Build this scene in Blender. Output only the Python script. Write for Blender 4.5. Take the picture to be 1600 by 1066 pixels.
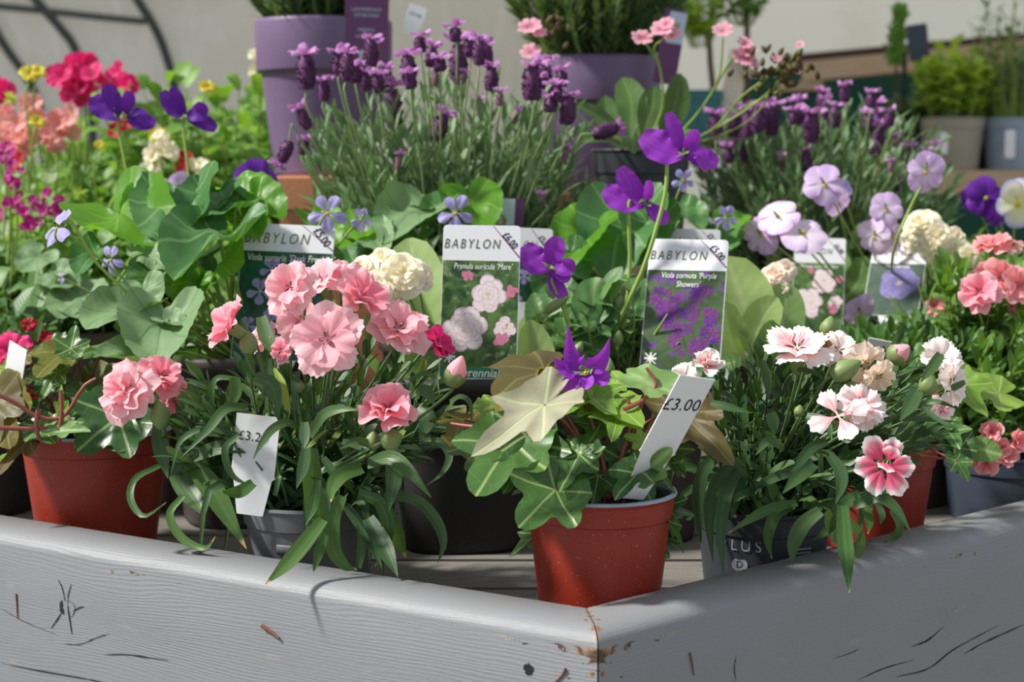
import bpy, math, random
from math import sin, cos, pi, radians, sqrt, atan2
from mathutils import Vector, Matrix, noise
V = Vector
rnd = random.Random(7)
S = bpy.context.scene
for o in list(bpy.data.objects): bpy.data.objects.remove(o)

# ------------------------------------------------------------------ camera, world, sun, exposure
FPX = 2530.0; HZ = 265.0; CZ = 0.31
TH = math.atan((533 - HZ) / FPX)
cd = bpy.data.cameras.new('camera'); cam = bpy.data.objects.new('camera', cd); S.collection.objects.link(cam)
cam.location = (0, 0, CZ); cam.rotation_euler = (pi / 2 - TH, 0, 0)
cd.sensor_width = 36; cd.lens = 36 * FPX / 1600; cd.clip_start = .02; cd.clip_end = 60
cd.dof.use_dof = True; cd.dof.focus_distance = 1.12; cd.dof.aperture_fstop = 8.5
S.camera = cam
w = bpy.data.worlds.new('world'); S.world = w; w.use_nodes = True
bg = w.node_tree.nodes['Background']
bg.inputs[0].default_value = (.86, .92, 1.0, 1); bg.inputs[1].default_value = .50
sd = bpy.data.lights.new('sun', 'SUN'); sd.energy = 4.9; sd.angle = radians(5.5); sd.color = (1, .96, .89)
sun = bpy.data.objects.new('sun', sd); S.collection.objects.link(sun)
SUNDIR = V((-.78, -.10, .84)).normalized()
sun.rotation_euler = SUNDIR.to_track_quat('Z', 'Y').to_euler(); sun.location = (-2, -1, 3)
S.view_settings.view_transform = 'Standard'; S.view_settings.look = 'None'
S.view_settings.gamma = 1; S.view_settings.use_curve_mapping = False
S.view_settings.exposure = 0.36

# ------------------------------------------------------------------ helpers
def P(px, py, Y):
    u = (px - 800) / FPX; v = (533 - py) / FPX
    k = Y / (cos(TH) + v * sin(TH))
    return V((u * k, Y, CZ + (-sin(TH) + v * cos(TH)) * k))
def PZ(px, py, z):
    u = (px - 800) / FPX; v = (533 - py) / FPX
    k = (z - CZ) / (-sin(TH) + v * cos(TH))
    return V((u * k, k * (cos(TH) + v * sin(TH)), z))
def proj(p):
    dy = p.y * cos(TH) - (p.z - CZ) * sin(TH)
    return 800 + FPX * p.x / dy, 533 - FPX * (p.y * sin(TH) + (p.z - CZ) * cos(TH)) / dy
AVOID = []                                      # regions (px box, distance) kept clear of filler leaves: a card stands there
def blocked(pts):
    for p in pts:
        x, y = proj(p)
        for x0, x1, y0, y1, Y in AVOID:
            if x0 < x < x1 and y0 < y < y1 and p.y < Y: return True
    return False
def mpp(Y): return Y / FPX                      # metres per pixel at distance Y
WL = {}                                         # world position of every object's origin
def tag(o, label=None, cat=None, group=None, kind=None):
    if label: o['label'] = label
    if cat: o['category'] = cat
    if group: o['group'] = group
    if kind: o['kind'] = kind
    return o
def thing(name, loc, label, cat, group=None):
    o = bpy.data.objects.new(name, None); S.collection.objects.link(o); o.location = loc
    o.empty_display_size = .02
    WL[o.name] = V(loc); return tag(o, label, cat, group)
def link(name, me, mats, parent, org):
    o = bpy.data.objects.new(name, me); S.collection.objects.link(o)
    for m in (mats if isinstance(mats, (list, tuple)) else [mats]): me.materials.append(m)
    o.location = org - (WL[parent.name] if parent else V((0, 0, 0)))
    if parent: o.parent = parent
    WL[o.name] = V(org); return o
class MB:
    def __init__(s): s.v = []; s.f = []; s.uv = []; s.m = []; s.r = []; s.flat = False
    def grid(s, rows, uvs, r=0., mi=0, closed=False):
        b = len(s.v); n = len(rows[0])
        for row, ur in zip(rows, uvs):
            s.v.extend(row); s.uv.extend(ur); s.r.extend([r] * n)
        for i in range(len(rows) - 1):
            for j in range(n if closed else n - 1):
                k = (j + 1) % n
                s.f.append((b + i * n + j, b + i * n + k, b + (i + 1) * n + k, b + (i + 1) * n + j)); s.m.append(mi)
    def poly(s, pts, r=0., mi=0, uvs=None):
        b = len(s.v); s.v.extend(pts); s.uv.extend(uvs or [(0, 0)] * len(pts)); s.r.extend([r] * len(pts))
        s.f.append(tuple(range(b, b + len(pts)))); s.m.append(mi)
    def box(s, c, d, M=None, mi=0, r=0.):
        b = len(s.v)
        for x in (-1, 1):
            for y in (-1, 1):
                for z in (-1, 1):
                    p = V((c[0] + x * d[0] / 2, c[1] + y * d[1] / 2, c[2] + z * d[2] / 2))
                    s.v.append(M @ p if M else p); s.uv.append((p.x, p.z)); s.r.append(r)
        for q in ((0, 1, 3, 2), (4, 6, 7, 5), (0, 4, 5, 1), (2, 3, 7, 6), (0, 2, 6, 4), (1, 5, 7, 3)):
            s.f.append(tuple(b + i for i in q)); s.m.append(mi)
    def build(s, name, mats, parent=None, smooth=True, org=None):
        if not s.v: s.v = [V((0, 0, 0))]; s.uv = [(0, 0)]; s.r = [0]
        if org is None:
            if parent: org = WL[parent.name]
            else:
                n = len(s.v); org = V((sum(p.x for p in s.v) / n, sum(p.y for p in s.v) / n, min(p.z for p in s.v)))
        org = V(org)
        me = bpy.data.meshes.new(name)
        me.from_pydata([tuple(p - org) for p in s.v], [], s.f)
        uv = me.uv_layers.new(name='UVMap')
        vi = [0] * len(me.loops); me.loops.foreach_get('vertex_index', vi)
        fl = []
        for i in vi: fl.extend(s.uv[i])
        uv.data.foreach_set('uv', fl)
        a = me.attributes.new('rnd', 'FLOAT', 'POINT'); a.data.foreach_set('value', s.r)
        me.polygons.foreach_set('material_index', s.m)
        me.polygons.foreach_set('use_smooth', [smooth] * len(me.polygons))
        me.update()
        return link(name, me, mats, parent, org)
def frame(p, z, up=(0, 0, 1), roll=0., s=1.):
    """matrix whose local z axis faces z, local y towards up"""
    z = V(z).normalized(); up = V(up)
    x = up.cross(z)
    if x.length < 1e-4: x = V((1, 0, 0))
    x.normalize(); y = z.cross(x)
    c, q = cos(roll), sin(roll)
    x2 = x * c + y * q; y2 = y * c - x * q
    return Matrix(((x2.x * s, y2.x * s, z.x * s, p[0]), (x2.y * s, y2.y * s, z.y * s, p[1]), (x2.z * s, y2.z * s, z.z * s, p[2]), (0, 0, 0, 1)))
def crv(pts, n):
    """Catmull-Rom through pts, n+1 samples"""
    if len(pts) == 2: return [pts[0].lerp(pts[1], i / n) for i in range(n + 1)]
    q = [pts[0] * 2 - pts[1]] + list(pts) + [pts[-1] * 2 - pts[-2]]; m = len(pts) - 1; out = []
    for i in range(n + 1):
        t = i / n * m; k = min(int(t), m - 1); t -= k; a, b, c, d = q[k:k + 4]
        out.append(.5 * ((2 * b) + (c - a) * t + (2 * a - 5 * b + 4 * c - d) * t * t + (3 * b - a - 3 * c + d) * t ** 3))
    return out
class Stems:
    def __init__(s): s.L = []
    def build(s, name, mats, parent):
        for m in s.L: m.build(name, mats, parent)
def tube(mb, pts, r0, r1=None, n=6, seg=6, r=0., mi=0):
    if isinstance(mb, Stems): mb.L.append(MB()); mb = mb.L[-1]
    r1 = r0 if r1 is None else r1
    c = crv([V(p) for p in pts], seg); rows = []; uvs = []
    for i, p in enumerate(c):
        t = (c[min(i + 1, seg)] - c[max(i - 1, 0)])
        t = t.normalized() if t.length > 1e-9 else V((0, 0, 1))
        a = t.cross(V((0.13, .99, .05))); a.normalize(); b = t.cross(a)
        rr = r0 + (r1 - r0) * i / seg
        rows.append([p + (a * cos(k * 2 * pi / n) + b * sin(k * 2 * pi / n)) * rr for k in range(n)]); uvs.append([(k / n, i / seg) for k in range(n)])
    mb.grid(rows, uvs, r, mi, True)
    mb.poly(rows[-1], r, mi)
def lance(s): return max(.02, (sin(pi * min(1, s * .97 + .03) ** .75) ** .7))
def strap(s): return (.70 + .30 * sin(pi * min(1, s * 1.15))) * (1 if s < .45 else max(0.03, 1 - ((s - .45) / .56) ** 2.3))
def paddle(s): return max(.05, .22 + .78 * sin(pi * max(0, (s - .22)) / .80) ** .75 if s > .22 else .22) if s < .995 else .1
def blade(mb, pts, w, prof=lance, nrm=(0, -1, .6), fold=.25, n=6, r=None, mi=0, m=1, twist=0., wav=0.):
    """leaf blade along a centre line; w = half width; m segments each side"""
    r = rnd.random() if r is None else r
    c = crv(pts, n); rows = []; uvs = []; nn = V(nrm); pr = rnd.random() * 9
    for i, p in enumerate(c):
        t = (c[min(i + 1, n)] - c[max(i - 1, 0)])
        t = t.normalized() if t.length > 1e-9 else V((0, 0, 1))
        sd = t.cross(nn)
        if sd.length < .05: sd = t.cross(V((1, .2, 0)))
        sd.normalize(); up = sd.cross(t)
        if twist:
            q = twist * i / n; sd, up = sd * cos(q) + up * sin(q), up * cos(q) - sd * sin(q)
        s = i / n; ww = w * prof(s); row = []; ur = []
        for k in range(-m, m + 1):
            f = k / m
            row.append(p + sd * (f * ww) + up * (abs(f) ** 1.3 * fold * ww + (wav * ww * sin(s * 17 + pr + f * 2) * abs(f) if wav else 0))); ur.append((f * .5 + .5, s))
        rows.append(row); uvs.append(ur)
    mb.grid(rows, uvs, r, mi)
def polar(mb, M, R, rings=4, seg=30, h=None, r=None, mi=0, nz=.05):
    """lobed leaf grown round its petiole at the local origin, y along the tip, R(theta) the outline"""
    r = rnd.random() if r is None else r
    of = V((rnd.random() * 9, rnd.random() * 9, 0)); rows = []; uvs = []
    for i in range(rings + 1):
        q = i / rings; row = []; ur = []
        for k in range(seg + 1):
            th = -pi + 2 * pi * k / seg; rr = R(th) * q
            x, y = rr * sin(th), rr * cos(th)
            z = (h(x, y, q, th) if h else 0) + nz * noise.noise(V((x * 2.2, y * 2.2, 0)) + of)
            row.append(M @ V((x, y, z))); ur.append((x * .5 + .5, y * .5 + .5))
        rows.append(row); uvs.append(ur)
    mb.grid(rows, uvs, r, mi)
def R_ivy(sharp=1., long=1.):
    lob = ((0, 1.0 * long, .40), (radians(60), .78, .38), (radians(-60), .78, .38), (radians(122), .60, .42), (radians(-122), .60, .42))
    def R(t):
        v = .50 if sharp > .5 else .56
        for a, l, wd in lob:
            d = abs((t - a + pi) % (2 * pi) - pi)
            v = max(v, l * max(0, 1 - (d / (wd * 2.1)) ** (1.15 if sharp > .5 else 1.7)))
        d = pi - abs(t)
        if d < .3: v *= .35 + .65 * d / .3
        return v
    return R
def R_heart(notch=.9, rnd_=.0):
    def R(t):
        a = abs(t); d = pi - a
        v = .62 + .38 * (max(0, cos(a)) ** 3) + .10 * sin(a) ** 2 + .06 * max(0, -cos(a))
        if a < .35: v += .05 * (1 - a / .35)
        if d < notch: v *= .10 + .90 * (d / notch) ** .55
        return v * (1 + .018 * sin(t * 26))
    return R
def fan(mb, M, L, ha, cup=.1, ruf=.05, teeth=0, claw=.12, nl=6, nt=8, r=None, mi=0, drop=0., fr=7, edge=.25, roll_=0.):
    """petal in the local xy plane along +y, length L, half angle ha"""
    r = rnd.random() if r is None else r
    ph = rnd.random() * 6.28; rows = []; uvs = []; tph = rnd.random() * 6
    for i in range(nl + 1):
        s = i / nl; row = []; ur = []
        for k in range(nt + 1):
            t = -1 + 2 * k / nt
            e = 1 - edge * abs(t) ** 2.4
            if teeth: e += .013 * teeth * (1 if (k % 2) else -1) + .03 * sin(k * 1.1 + tph) + .022 * sin(k * 2.9 + tph * 2)
            rr = L * (s * (1 - .0) * (e * s + (1 - s)))
            a = ha * t * (claw + (1 - claw) * min(1, s * 1.7) ** 1.0)
            x = rr * sin(a) if i else t * L * .03; y = rr * cos(a)
            z = L * (cup * s * s * (1 + .0) - drop * s ** 3 + ruf * s * s * sin(t * fr + ph + s * 2) + roll_ * t * t * s)
            row.append(M @ V((x, y, z))); ur.append((t * .5 + .5, s))
        rows.append(row); uvs.append(ur)
    mb.grid(rows, uvs, r, mi)
def rotz(a): return Matrix.Rotation(a, 4, 'Z')
def rotx(a): return Matrix.Rotation(a, 4, 'X')
def roty(a): return Matrix.Rotation(a, 4, 'Y')
def loft(mb, c, prof, n=40, sq=2.0, rot=0., mi=0, mis=None, cap=False):
    """lathe with a superellipse section; prof = [(r, z)]"""
    rows = []; uvs = []
    for (rr, z) in prof:
        row = []
        for k in range(n):
            a = 2 * pi * k / n; q = (abs(cos(a)) ** sq + abs(sin(a)) ** sq) ** (-1 / sq)
            row.append(V((c[0] + rr * q * cos(a + rot), c[1] + rr * q * sin(a + rot), c[2] + z)))
        rows.append(row); uvs.append([(k / n, z * 10) for k in range(n)])
    if mis is None: mb.grid(rows, uvs, 0, mi, True)
    else:
        for i in range(len(rows) - 1): mb.grid(rows[i:i + 2], uvs[i:i + 2], 0, mis[i], True)
    if cap: mb.poly(list(reversed(rows[0])), 0, mi if mis is None else mis[0])
def px_path(L, Y0, Y1):
    n = len(L) - 1
    return [P(x, y, Y0 + (Y1 - Y0) * i / n) for i, (x, y) in enumerate(L)]

# ------------------------------------------------------------------ materials
class NT:
    def __init__(s, name):
        s.mat = bpy.data.materials.new(name); s.mat.use_nodes = True; s.t = s.mat.node_tree
        s.t.nodes.clear(); s.out = s.t.nodes.new('ShaderNodeOutputMaterial')
    def n(s, ty, ins=None, **kw):
        nd = s.t.nodes.new('ShaderNode' + ty)
        for k, v in kw.items(): setattr(nd, k, v)
        for k, v in (ins or {}).items():
            sk = nd.inputs[k]
            if isinstance(v, bpy.types.NodeSocket): s.t.links.new(v, sk)
            else:
                if hasattr(sk.default_value, '__len__') and len(sk.default_value) == 4 and len(v) == 3: v = (*v, 1)
                sk.default_value = v
        return nd
    def math(s, op, a, b=0., c=0., clamp=False): return s.n('Math', {0: a, 1: b, 2: c}, operation=op, use_clamp=clamp).outputs[0]
    def mix(s, f, a, b, mode='MIX'):
        nd = s.t.nodes.new('ShaderNodeMix'); nd.data_type = 'RGBA'; nd.blend_type = mode
        for k, v in ((0, f), (6, a), (7, b)):
            if isinstance(v, bpy.types.NodeSocket): s.t.links.new(v, nd.inputs[k])
            else: nd.inputs[k].default_value = (*v, 1) if hasattr(v, '__len__') and len(v) == 3 else v
        return nd.outputs[2]
    def ramp(s, f, stops):
        nd = s.n('ValToRGB', {0: f}); e = nd.color_ramp.elements
        e[0].position, e[0].color = stops[0][0], (*stops[0][1], 1); e[1].position, e[1].color = stops[-1][0], (*stops[-1][1], 1)
        for p, c in stops[1:-1]:
            x = e.new(p); x.color = (*c, 1)
        return nd.outputs[0]
    def noise(s, scale, detail=3, vec=None, rough=.55, dist=0.):
        i = {'Scale': scale, 'Detail': detail, 'Roughness': rough, 'Distortion': dist}
        if vec is not None: i['Vector'] = vec
        return s.n('TexNoise', i).outputs['Fac']
    def obj(s): return s.n('TexCoord').outputs['Object']
    def uv(s): return s.n('UVMap').outputs[0]
    def step(s, x, a, b): return s.n('MapRange', {0: x, 1: a, 2: b, 3: 0., 4: 1.}).outputs[0]
    def scaled(s, vec, sc): return s.n('Mapping', {'Vector': vec, 'Scale': sc}).outputs[0]
    def bump(s, h, st, d=.001): return s.n('Bump', {'Height': h, 'Strength': st, 'Distance': d}).outputs[0]
    def done(s, col, rough=.5, nrm=None, trans=0., tcol=None, spec=.5, sheen=0., metal=0., coat=0.):
        i = {'Base Color': col, 'Roughness': rough, 'Specular IOR Level': spec, 'Metallic': metal, 'Sheen Weight': sheen, 'Coat Weight': coat}
        if nrm is not None: i['Normal'] = nrm
        sh = s.n('BsdfPrincipled', i).outputs[0]
        if trans:
            t = s.n('BsdfTranslucent', {'Color': tcol if tcol is not None else col}).outputs[0]
            sh = s.n('MixShader', {0: trans, 1: sh, 2: t}).outputs[0]
        s.t.links.new(sh, s.out.inputs[0]); return s.mat
def flat(name, c, rough=.5, spec=.5, trans=0.): return NT(name).done((*c, 1), rough, trans=trans, spec=spec)
def leafmat(name, c1, c2, vein=(.3, .42, .15), rough=.45, trans=.3, mode='mid', vs=.5, c3=None, warm=(1.5, 1.5, .5), spec=.32, c3r=.8, tip=None):
    t = NT(name); uv = t.uv(); rn = t.n('Attribute', attribute_name='rnd').outputs['Fac']
    nz = t.noise(70, 3, t.obj())
    f = t.math('ADD', t.math('MULTIPLY', rn, .75), t.math('MULTIPLY', t.math('SUBTRACT', nz, .35), .6), clamp=True)
    col = t.mix(f, c1, c2)
    if c3: col = t.mix(t.step(rn, c3r, c3r + .04), col, c3)
    sx = t.n('SeparateXYZ', {0: uv})
    x = t.math('MULTIPLY', t.math('SUBTRACT', sx.outputs[0], .5), 2.); y = sx.outputs[1]
    bh = nz
    if mode == 'mid':
        ax = t.math('ABSOLUTE', x)
        v = t.step(ax, .16, .0)
        side = t.math('SINE', t.math('MULTIPLY', t.math('SUBTRACT', y, t.math('MULTIPLY', ax, .16)), 60.))
        bh = t.math('ADD', t.math('MULTIPLY', side, .2), t.math('MULTIPLY', v, -1.))
        v = t.math('MULTIPLY', v, vs)
    elif mode == 'strap':
        ax = t.math('ABSOLUTE', x)
        v = t.math('MULTIPLY', t.step(ax, .14, .0), vs)
        bh = t.math('ADD', t.math('MULTIPLY', t.math('SINE', t.math('MULTIPLY', x, 14.)), .12), t.math('MULTIPLY', v, -1.))
    elif mode in ('ivy', 'heart'):
        y = t.math('MULTIPLY', t.math('SUBTRACT', y, .5), 2.)
        angs = (0, 62, -62, 125, -125) if mode == 'ivy' else (0, 38, -38, 80, -80, 125, -125)
        m = None
        for a in angs:
            a = radians(a)
            d = t.math('ABSOLUTE', t.math('SUBTRACT', t.math('MULTIPLY', x, cos(a)), t.math('MULTIPLY', y, sin(a))))
            al = t.math('ADD', t.math('MULTIPLY', x, sin(a)), t.math('MULTIPLY', y, cos(a)))
            d = t.math('ADD', d, t.math('MULTIPLY', t.math('LESS_THAN', al, 0.), 1.))
            m = d if m is None else t.math('MINIMUM', m, d)
        vo = t.n('TexVoronoi', {'Vector': t.n('CombineXYZ', {0: x, 1: y, 2: rn}).outputs[0], 'Scale': 4.2}, feature='DISTANCE_TO_EDGE').outputs[0]
        v1 = t.step(m, .030, .008); v2 = t.math('MULTIPLY', t.step(vo, .030, .0), .20)
        v = t.math('MULTIPLY', t.math('MAXIMUM', v1, v2), vs)
        bh = t.math('SUBTRACT', t.math('MULTIPLY', vo, 2.), v1)
    else: v = 0.
    if mode != 'none': col = t.mix(v, col, vein)
    if tip: col = t.mix(t.step(t.math('ADD', y, t.math('MULTIPLY', rn, .09)), .965, 1.0), col, tip)
    tc = t.mix(1., col, (*warm, 1), 'MULTIPLY')
    return t.done(col, rough, t.bump(bh, .35, .0006), trans, tc, spec)
def petalmat(name, stops, streak=None, st=.5, rough=.55, trans=.38, sc=9., c2=None, edge=None):
    """stops along the petal from throat to edge; streak colour runs lengthwise"""
    t = NT(name); uv = t.uv(); sx = t.n('SeparateXYZ', {0: uv}); rn = t.n('Attribute', attribute_name='rnd').outputs['Fac']
    col = t.ramp(t.math('ADD', sx.outputs[1], t.math('MULTIPLY', t.math('SUBTRACT', t.noise(30, 2, t.obj()), .5), .16)), stops)
    vec = t.n('CombineXYZ', {0: t.math('MULTIPLY', sx.outputs[0], sc), 1: t.math('MULTIPLY', sx.outputs[1], 1.2), 2: t.math('MULTIPLY', rn, 20.)}).outputs[0]
    nz = t.noise(1.6, 3, vec)
    if streak: col = t.mix(t.math('MULTIPLY', t.step(nz, .45, .62), st), col, streak)
    if c2: col = t.mix(t.math('MULTIPLY', rn, .8), col, c2)
    bh = t.math('SINE', t.math('ADD', t.math('MULTIPLY', sx.outputs[0], 60.), t.math('MULTIPLY', nz, 8.)))
    return t.done(col, rough, t.bump(bh, .12, .0004), trans, t.mix(1., col, (1.15, 1.0, .98, 1), 'MULTIPLY'), .3, .15)
# ------------------------------------------------------------------ material library
G = {}
G['dianthus'] = leafmat('carnation_leaf', (.032, .082, .031), (.092, .175, .062), (.19, .30, .15), .42, .22, 'strap', .22, c3=(.23, .32, .05), c3r=.93)
G['dianthus_dark'] = leafmat('pink_leaf', (.027, .072, .026), (.075, .145, .050), (.15, .26, .12), .40, .2, 'strap', .2)
G['strap_tip'] = leafmat('old_strap_leaf', (.040, .105, .030), (.105, .20, .050), (.20, .36, .12), .36, .25, 'strap', .25, tip=(.55, .33, .16))
G['ivy'] = leafmat('ivy_leaf', (.028, .085, .026), (.085, .19, .040), (.33, .45, .18), .34, .22, 'ivy', .75)
G['ivy_light'] = leafmat('sunlit_ivy_leaf', (.16, .30, .045), (.26, .42, .07), (.42, .55, .20), .42, .35, 'ivy', .6)  # paler, yellower green: sun shining through the leaf, put into the colour
G['ivy_grey'] = leafmat('faded_ivy_leaf', (.38, .37, .26), (.43, .40, .30), (.50, .56, .32), .5, .25, 'ivy', .9)
G['ivy_brown'] = leafmat('bronzed_ivy_leaf', (.115, .060, .030), (.12, .125, .035), (.24, .22, .08), .45, .35, 'ivy', .6)
G['ivy_yellow'] = leafmat('olive_ivy_leaf', (.15, .18, .035), (.20, .15, .035), (.34, .34, .10), .42, .4, 'ivy', .6)
G['heart'] = leafmat('violet_leaf', (.050, .150, .042), (.095, .235, .065), (.22, .37, .15), .40, .25, 'heart', .6, c3=(.16, .38, .035), c3r=.86)
G['heart_pale'] = leafmat('pale_violet_leaf', (.16, .27, .125), (.21, .33, .16), (.11, .20, .09), .5, .22, 'heart', .6)
G['heart_lit'] = leafmat('sunlit_violet_leaf', (.10, .29, .022), (.17, .40, .035), (.30, .52, .10), .38, .5, 'heart', .5)  # lit copy of the violet leaf: backlight put into its colour
G['viola'] = leafmat('viola_leaf', (.055, .14, .045), (.13, .26, .07), (.25, .38, .16), .42, .25, 'mid', .5)
G['auricula'] = leafmat('primrose_leaf', (.32, .46, .16), (.46, .60, .26), (.56, .66, .38), .5, .4, 'mid', .6, warm=(1.2, 1.3, .6))
G['auricula_green'] = leafmat('green_primrose_leaf', (.13, .25, .07), (.22, .35, .12), (.42, .54, .27), .5, .28, 'mid', .6)
G['fresh'] = leafmat('fresh_pink_leaf', (.085, .20, .040), (.19, .34, .080), (.28, .42, .15), .42, .28, 'strap', .25)
G['lav'] = leafmat('lavender_leaf', (.12, .215, .095), (.29, .41, .235), (.3, .4, .22), .6, .2, 'none', warm=(1.2, 1.35, .8), c3=(.075, .14, .05), c3r=.72)  # darkest tone lands on low leaves: shade inside the bush as colour
G['lavstem'] = flat('lavender_stem', (.28, .38, .16), .6, trans=.1)
G['rose'] = leafmat('rosemary_leaf', (.060, .12, .042), (.15, .23, .09), rough=.5, trans=.2, mode='none')
G['lewisia'] = leafmat('lewisia_leaf', (.05, .10, .025), (.10, .19, .05), (.20, .30, .10), .4, .2, 'mid', .5)
G['bushy'] = leafmat('bedding_leaf', (.10, .24, .045), (.24, .42, .08), (.32, .48, .16), .45, .4, 'mid', .4)
G['bushy_pale'] = leafmat('pale_bedding_leaf', (.19, .31, .13), (.32, .44, .20), (.4, .5, .28), .5, .35, 'mid', .4)
G['lime'] = leafmat('lime_leaf', (.34, .48, .07), (.48, .62, .10), (.5, .6, .2), .5, .4, 'none')
G['conif'] = leafmat('dull_leaf', (.10, .16, .05), (.18, .27, .09), (.3, .4, .2), .6, .25, 'none')
G['stemg'] = flat('green_stem', (.30, .44, .09), .45, trans=.15)
G['stemd'] = flat('dull_green_stem', (.10, .18, .06), .5, trans=.1)
G['stemr'] = flat('red_stem', (.27, .075, .055), .42, trans=.1)
G['stemb'] = flat('brown_stem', (.11, .06, .03), .7)
G['calyx'] = flat('calyx_green', (.21, .29, .10), .5, trans=.15)
PT = {}
PT['pink'] = petalmat('light_pink_petal', [(.0, (.76, .18, .28)), (.22, (.87, .40, .48)), (.55, (.92, .56, .62)), (1., (.95, .70, .73))], (.86, .36, .45), .4, c2=(.91, .48, .55))
PT['pinkhot'] = petalmat('rose_pink_petal', [(.0, (.68, .10, .20)), (.3, (.84, .22, .33)), (.75, (.91, .34, .43)), (1., (.94, .54, .60))], (.92, .48, .54), .4)
PT['pinkedge'] = petalmat('coral_pink_petal', [(.0, (.68, .10, .16)), (.4, (.84, .25, .29)), (.85, (.86, .36, .38)), (1., (.92, .60, .58))], (.9, .42, .42), .5)
PT['magenta'] = petalmat('magenta_petal', [(.0, (.45, .01, .10)), (.5, (.72, .015, .17)), (1., (.78, .04, .25))], (.5, .0, .1), .3)
PT['bicol'] = petalmat('pink_petal_with_white_rim', [(.0, (.90, .70, .66)), (.16, (.82, .06, .18)), (.50, (.85, .07, .20)), (.76, (.87, .26, .36)), (.88, (.90, .78, .78)), (1., (.93, .88, .86))], (.90, .50, .55), .25, trans=.25)
PT['blush'] = petalmat('white_petal_flushed_pink', [(.0, (.80, .60, .55)), (.22, (.80, .22, .28)), (.55, (.86, .42, .46)), (.75, (.90, .74, .72)), (1., (.93, .87, .84))], (.93, .85, .83), .75, trans=.25)
PT['white'] = petalmat('white_petal', [(.0, (.88, .66, .62)), (.3, (.90, .80, .76)), (1., (.93, .90, .86))], (.88, .62, .62), .25, trans=.25)
PT['cream'] = petalmat('cream_petal', [(.0, (.75, .72, .30)), (.4, (.88, .85, .58)), (1., (.95, .93, .78))], trans=.3, c2=(.90, .86, .64))
PT['wilt'] = petalmat('faded_cream_petal', [(.0, (.76, .60, .38)), (.5, (.86, .76, .62)), (1., (.88, .82, .74))], (.78, .62, .42), .5)
PT['dead'] = petalmat('withered_brown_petal', [(.0, (.30, .13, .04)), (1., (.55, .30, .10))], (.2, .08, .02), .6)
PT['violet'] = petalmat('purple_viola_petal', [(.0, (.16, .015, .26)), (.18, (.30, .03, .50)), (.6, (.36, .045, .60)), (1., (.44, .08, .66))], (.24, .015, .46), .6, trans=.34, sc=14)
PT['violetd'] = petalmat('deep_purple_viola_petal', [(.0, (.08, .008, .2)), (.3, (.13, .015, .36)), (1., (.20, .03, .46))], (.08, .005, .24), .6, trans=.3, sc=14)
PT['sororia'] = petalmat('pale_blue_violet_petal', [(.0, (.75, .77, .66)), (.22, (.52, .47, .76)), (.5, (.42, .37, .73)), (1., (.52, .48, .82))], (.33, .26, .66), .7, trans=.3, sc=12)
PT['lilac'] = petalmat('lilac_viola_petal', [(.0, (.66, .50, .28)), (.14, (.68, .50, .80)), (.5, (.68, .52, .82)), (1., (.60, .40, .78))], (.82, .70, .90), .75, trans=.35, sc=9)
PT['lilacw'] = petalmat('white_lilac_viola_petal', [(.0, (.8, .7, .4)), (.16, (.85, .76, .90)), (.7, (.84, .70, .90)), (1., (.70, .50, .84))], (.9, .82, .94), .5, trans=.35, sc=9)
PT['butter'] = petalmat('cream_viola_petal', [(.0, (.75, .70, .10)), (.4, (.84, .84, .52)), (.8, (.80, .80, .66)), (1., (.45, .45, .78))], trans=.3)
PT['yellow'] = petalmat('yellow_petal', [(.0, (.60, .50, .03)), (1., (.80, .74, .08))], trans=.35)
PT['red'] = petalmat('crimson_petal', [(.0, (.3, .0, .01)), (1., (.52, .01, .03))], trans=.3)
PT['salmon'] = petalmat('salmon_petal', [(.0, (.75, .3, .22)), (1., (.83, .40, .42))], (.85, .5, .4), .4)
PT['lew'] = petalmat('lewisia_pink_petal', [(.0, (.75, .2, .32)), (.6, (.82, .38, .50)), (1., (.86, .55, .62))], (.78, .22, .38), .4)
PT['purplish'] = petalmat('magenta_purple_petal', [(.0, (.32, .0, .14)), (1., (.55, .02, .30))], trans=.3)
PT['lavc'] = petalmat('lavender_bract', [(.0, (.32, .10, .34)), (.4, (.52, .22, .56)), (1., (.70, .42, .74))], (.42, .14, .46), .6, trans=.35, c2=(.44, .16, .50))
t = NT('lavender_spike'); rn = t.n('Attribute', attribute_name='rnd').outputs['Fac']
G['spike'] = t.done(t.mix(t.noise(320, 2, t.obj()), (.035, .006, .045), (.17, .04, .16)), .6, t.bump(t.noise(300, 2, t.obj()), .6, .001))
t = NT('young_lavender_spike')
G['spike2'] = t.done(t.mix(t.noise(260, 2, t.obj()), (.12, .10, .07), (.33, .14, .24)), .6)

def plastic(name, c, rough=.42, speck=(.6, .45, .4), amt=.8, spec=.4):
    t = NT(name); o = t.obj()
    n1 = t.noise(900, 1, o); n2 = t.noise(30, 3, o)
    col = t.mix(t.math('MULTIPLY', t.step(n2, .3, .75), .22), c, tuple(min(1, x * 1.5 + .012) for x in c))
    col = t.mix(t.math('MULTIPLY', t.step(n1, .735, .76), amt), col, speck)
    return t.done(col, t.math('ADD', rough, t.math('MULTIPLY', n2, .15)), t.bump(n2, .08, .001), spec=spec)
K = {}
K['red'] = plastic('red_brown_plastic', (.255, .024, .011), .36)
K['bluegrey'] = plastic('blue_grey_plastic', (.30, .37, .47), .35, amt=.2)
K['grey'] = plastic('grey_plastic', (.115, .12, .13), .40, amt=.15)
K['char'] = plastic('charcoal_plastic', (.032, .036, .045), .42, amt=.15)
K['black'] = plastic('black_plastic', (.018, .017, .017), .55, amt=.08)
K['taupe'] = plastic('taupe_plastic', (.155, .118, .105), .5, amt=.1)
K['brownp'] = plastic('dark_brown_plastic', (.062, .050, .047), .45, amt=.1)
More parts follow.
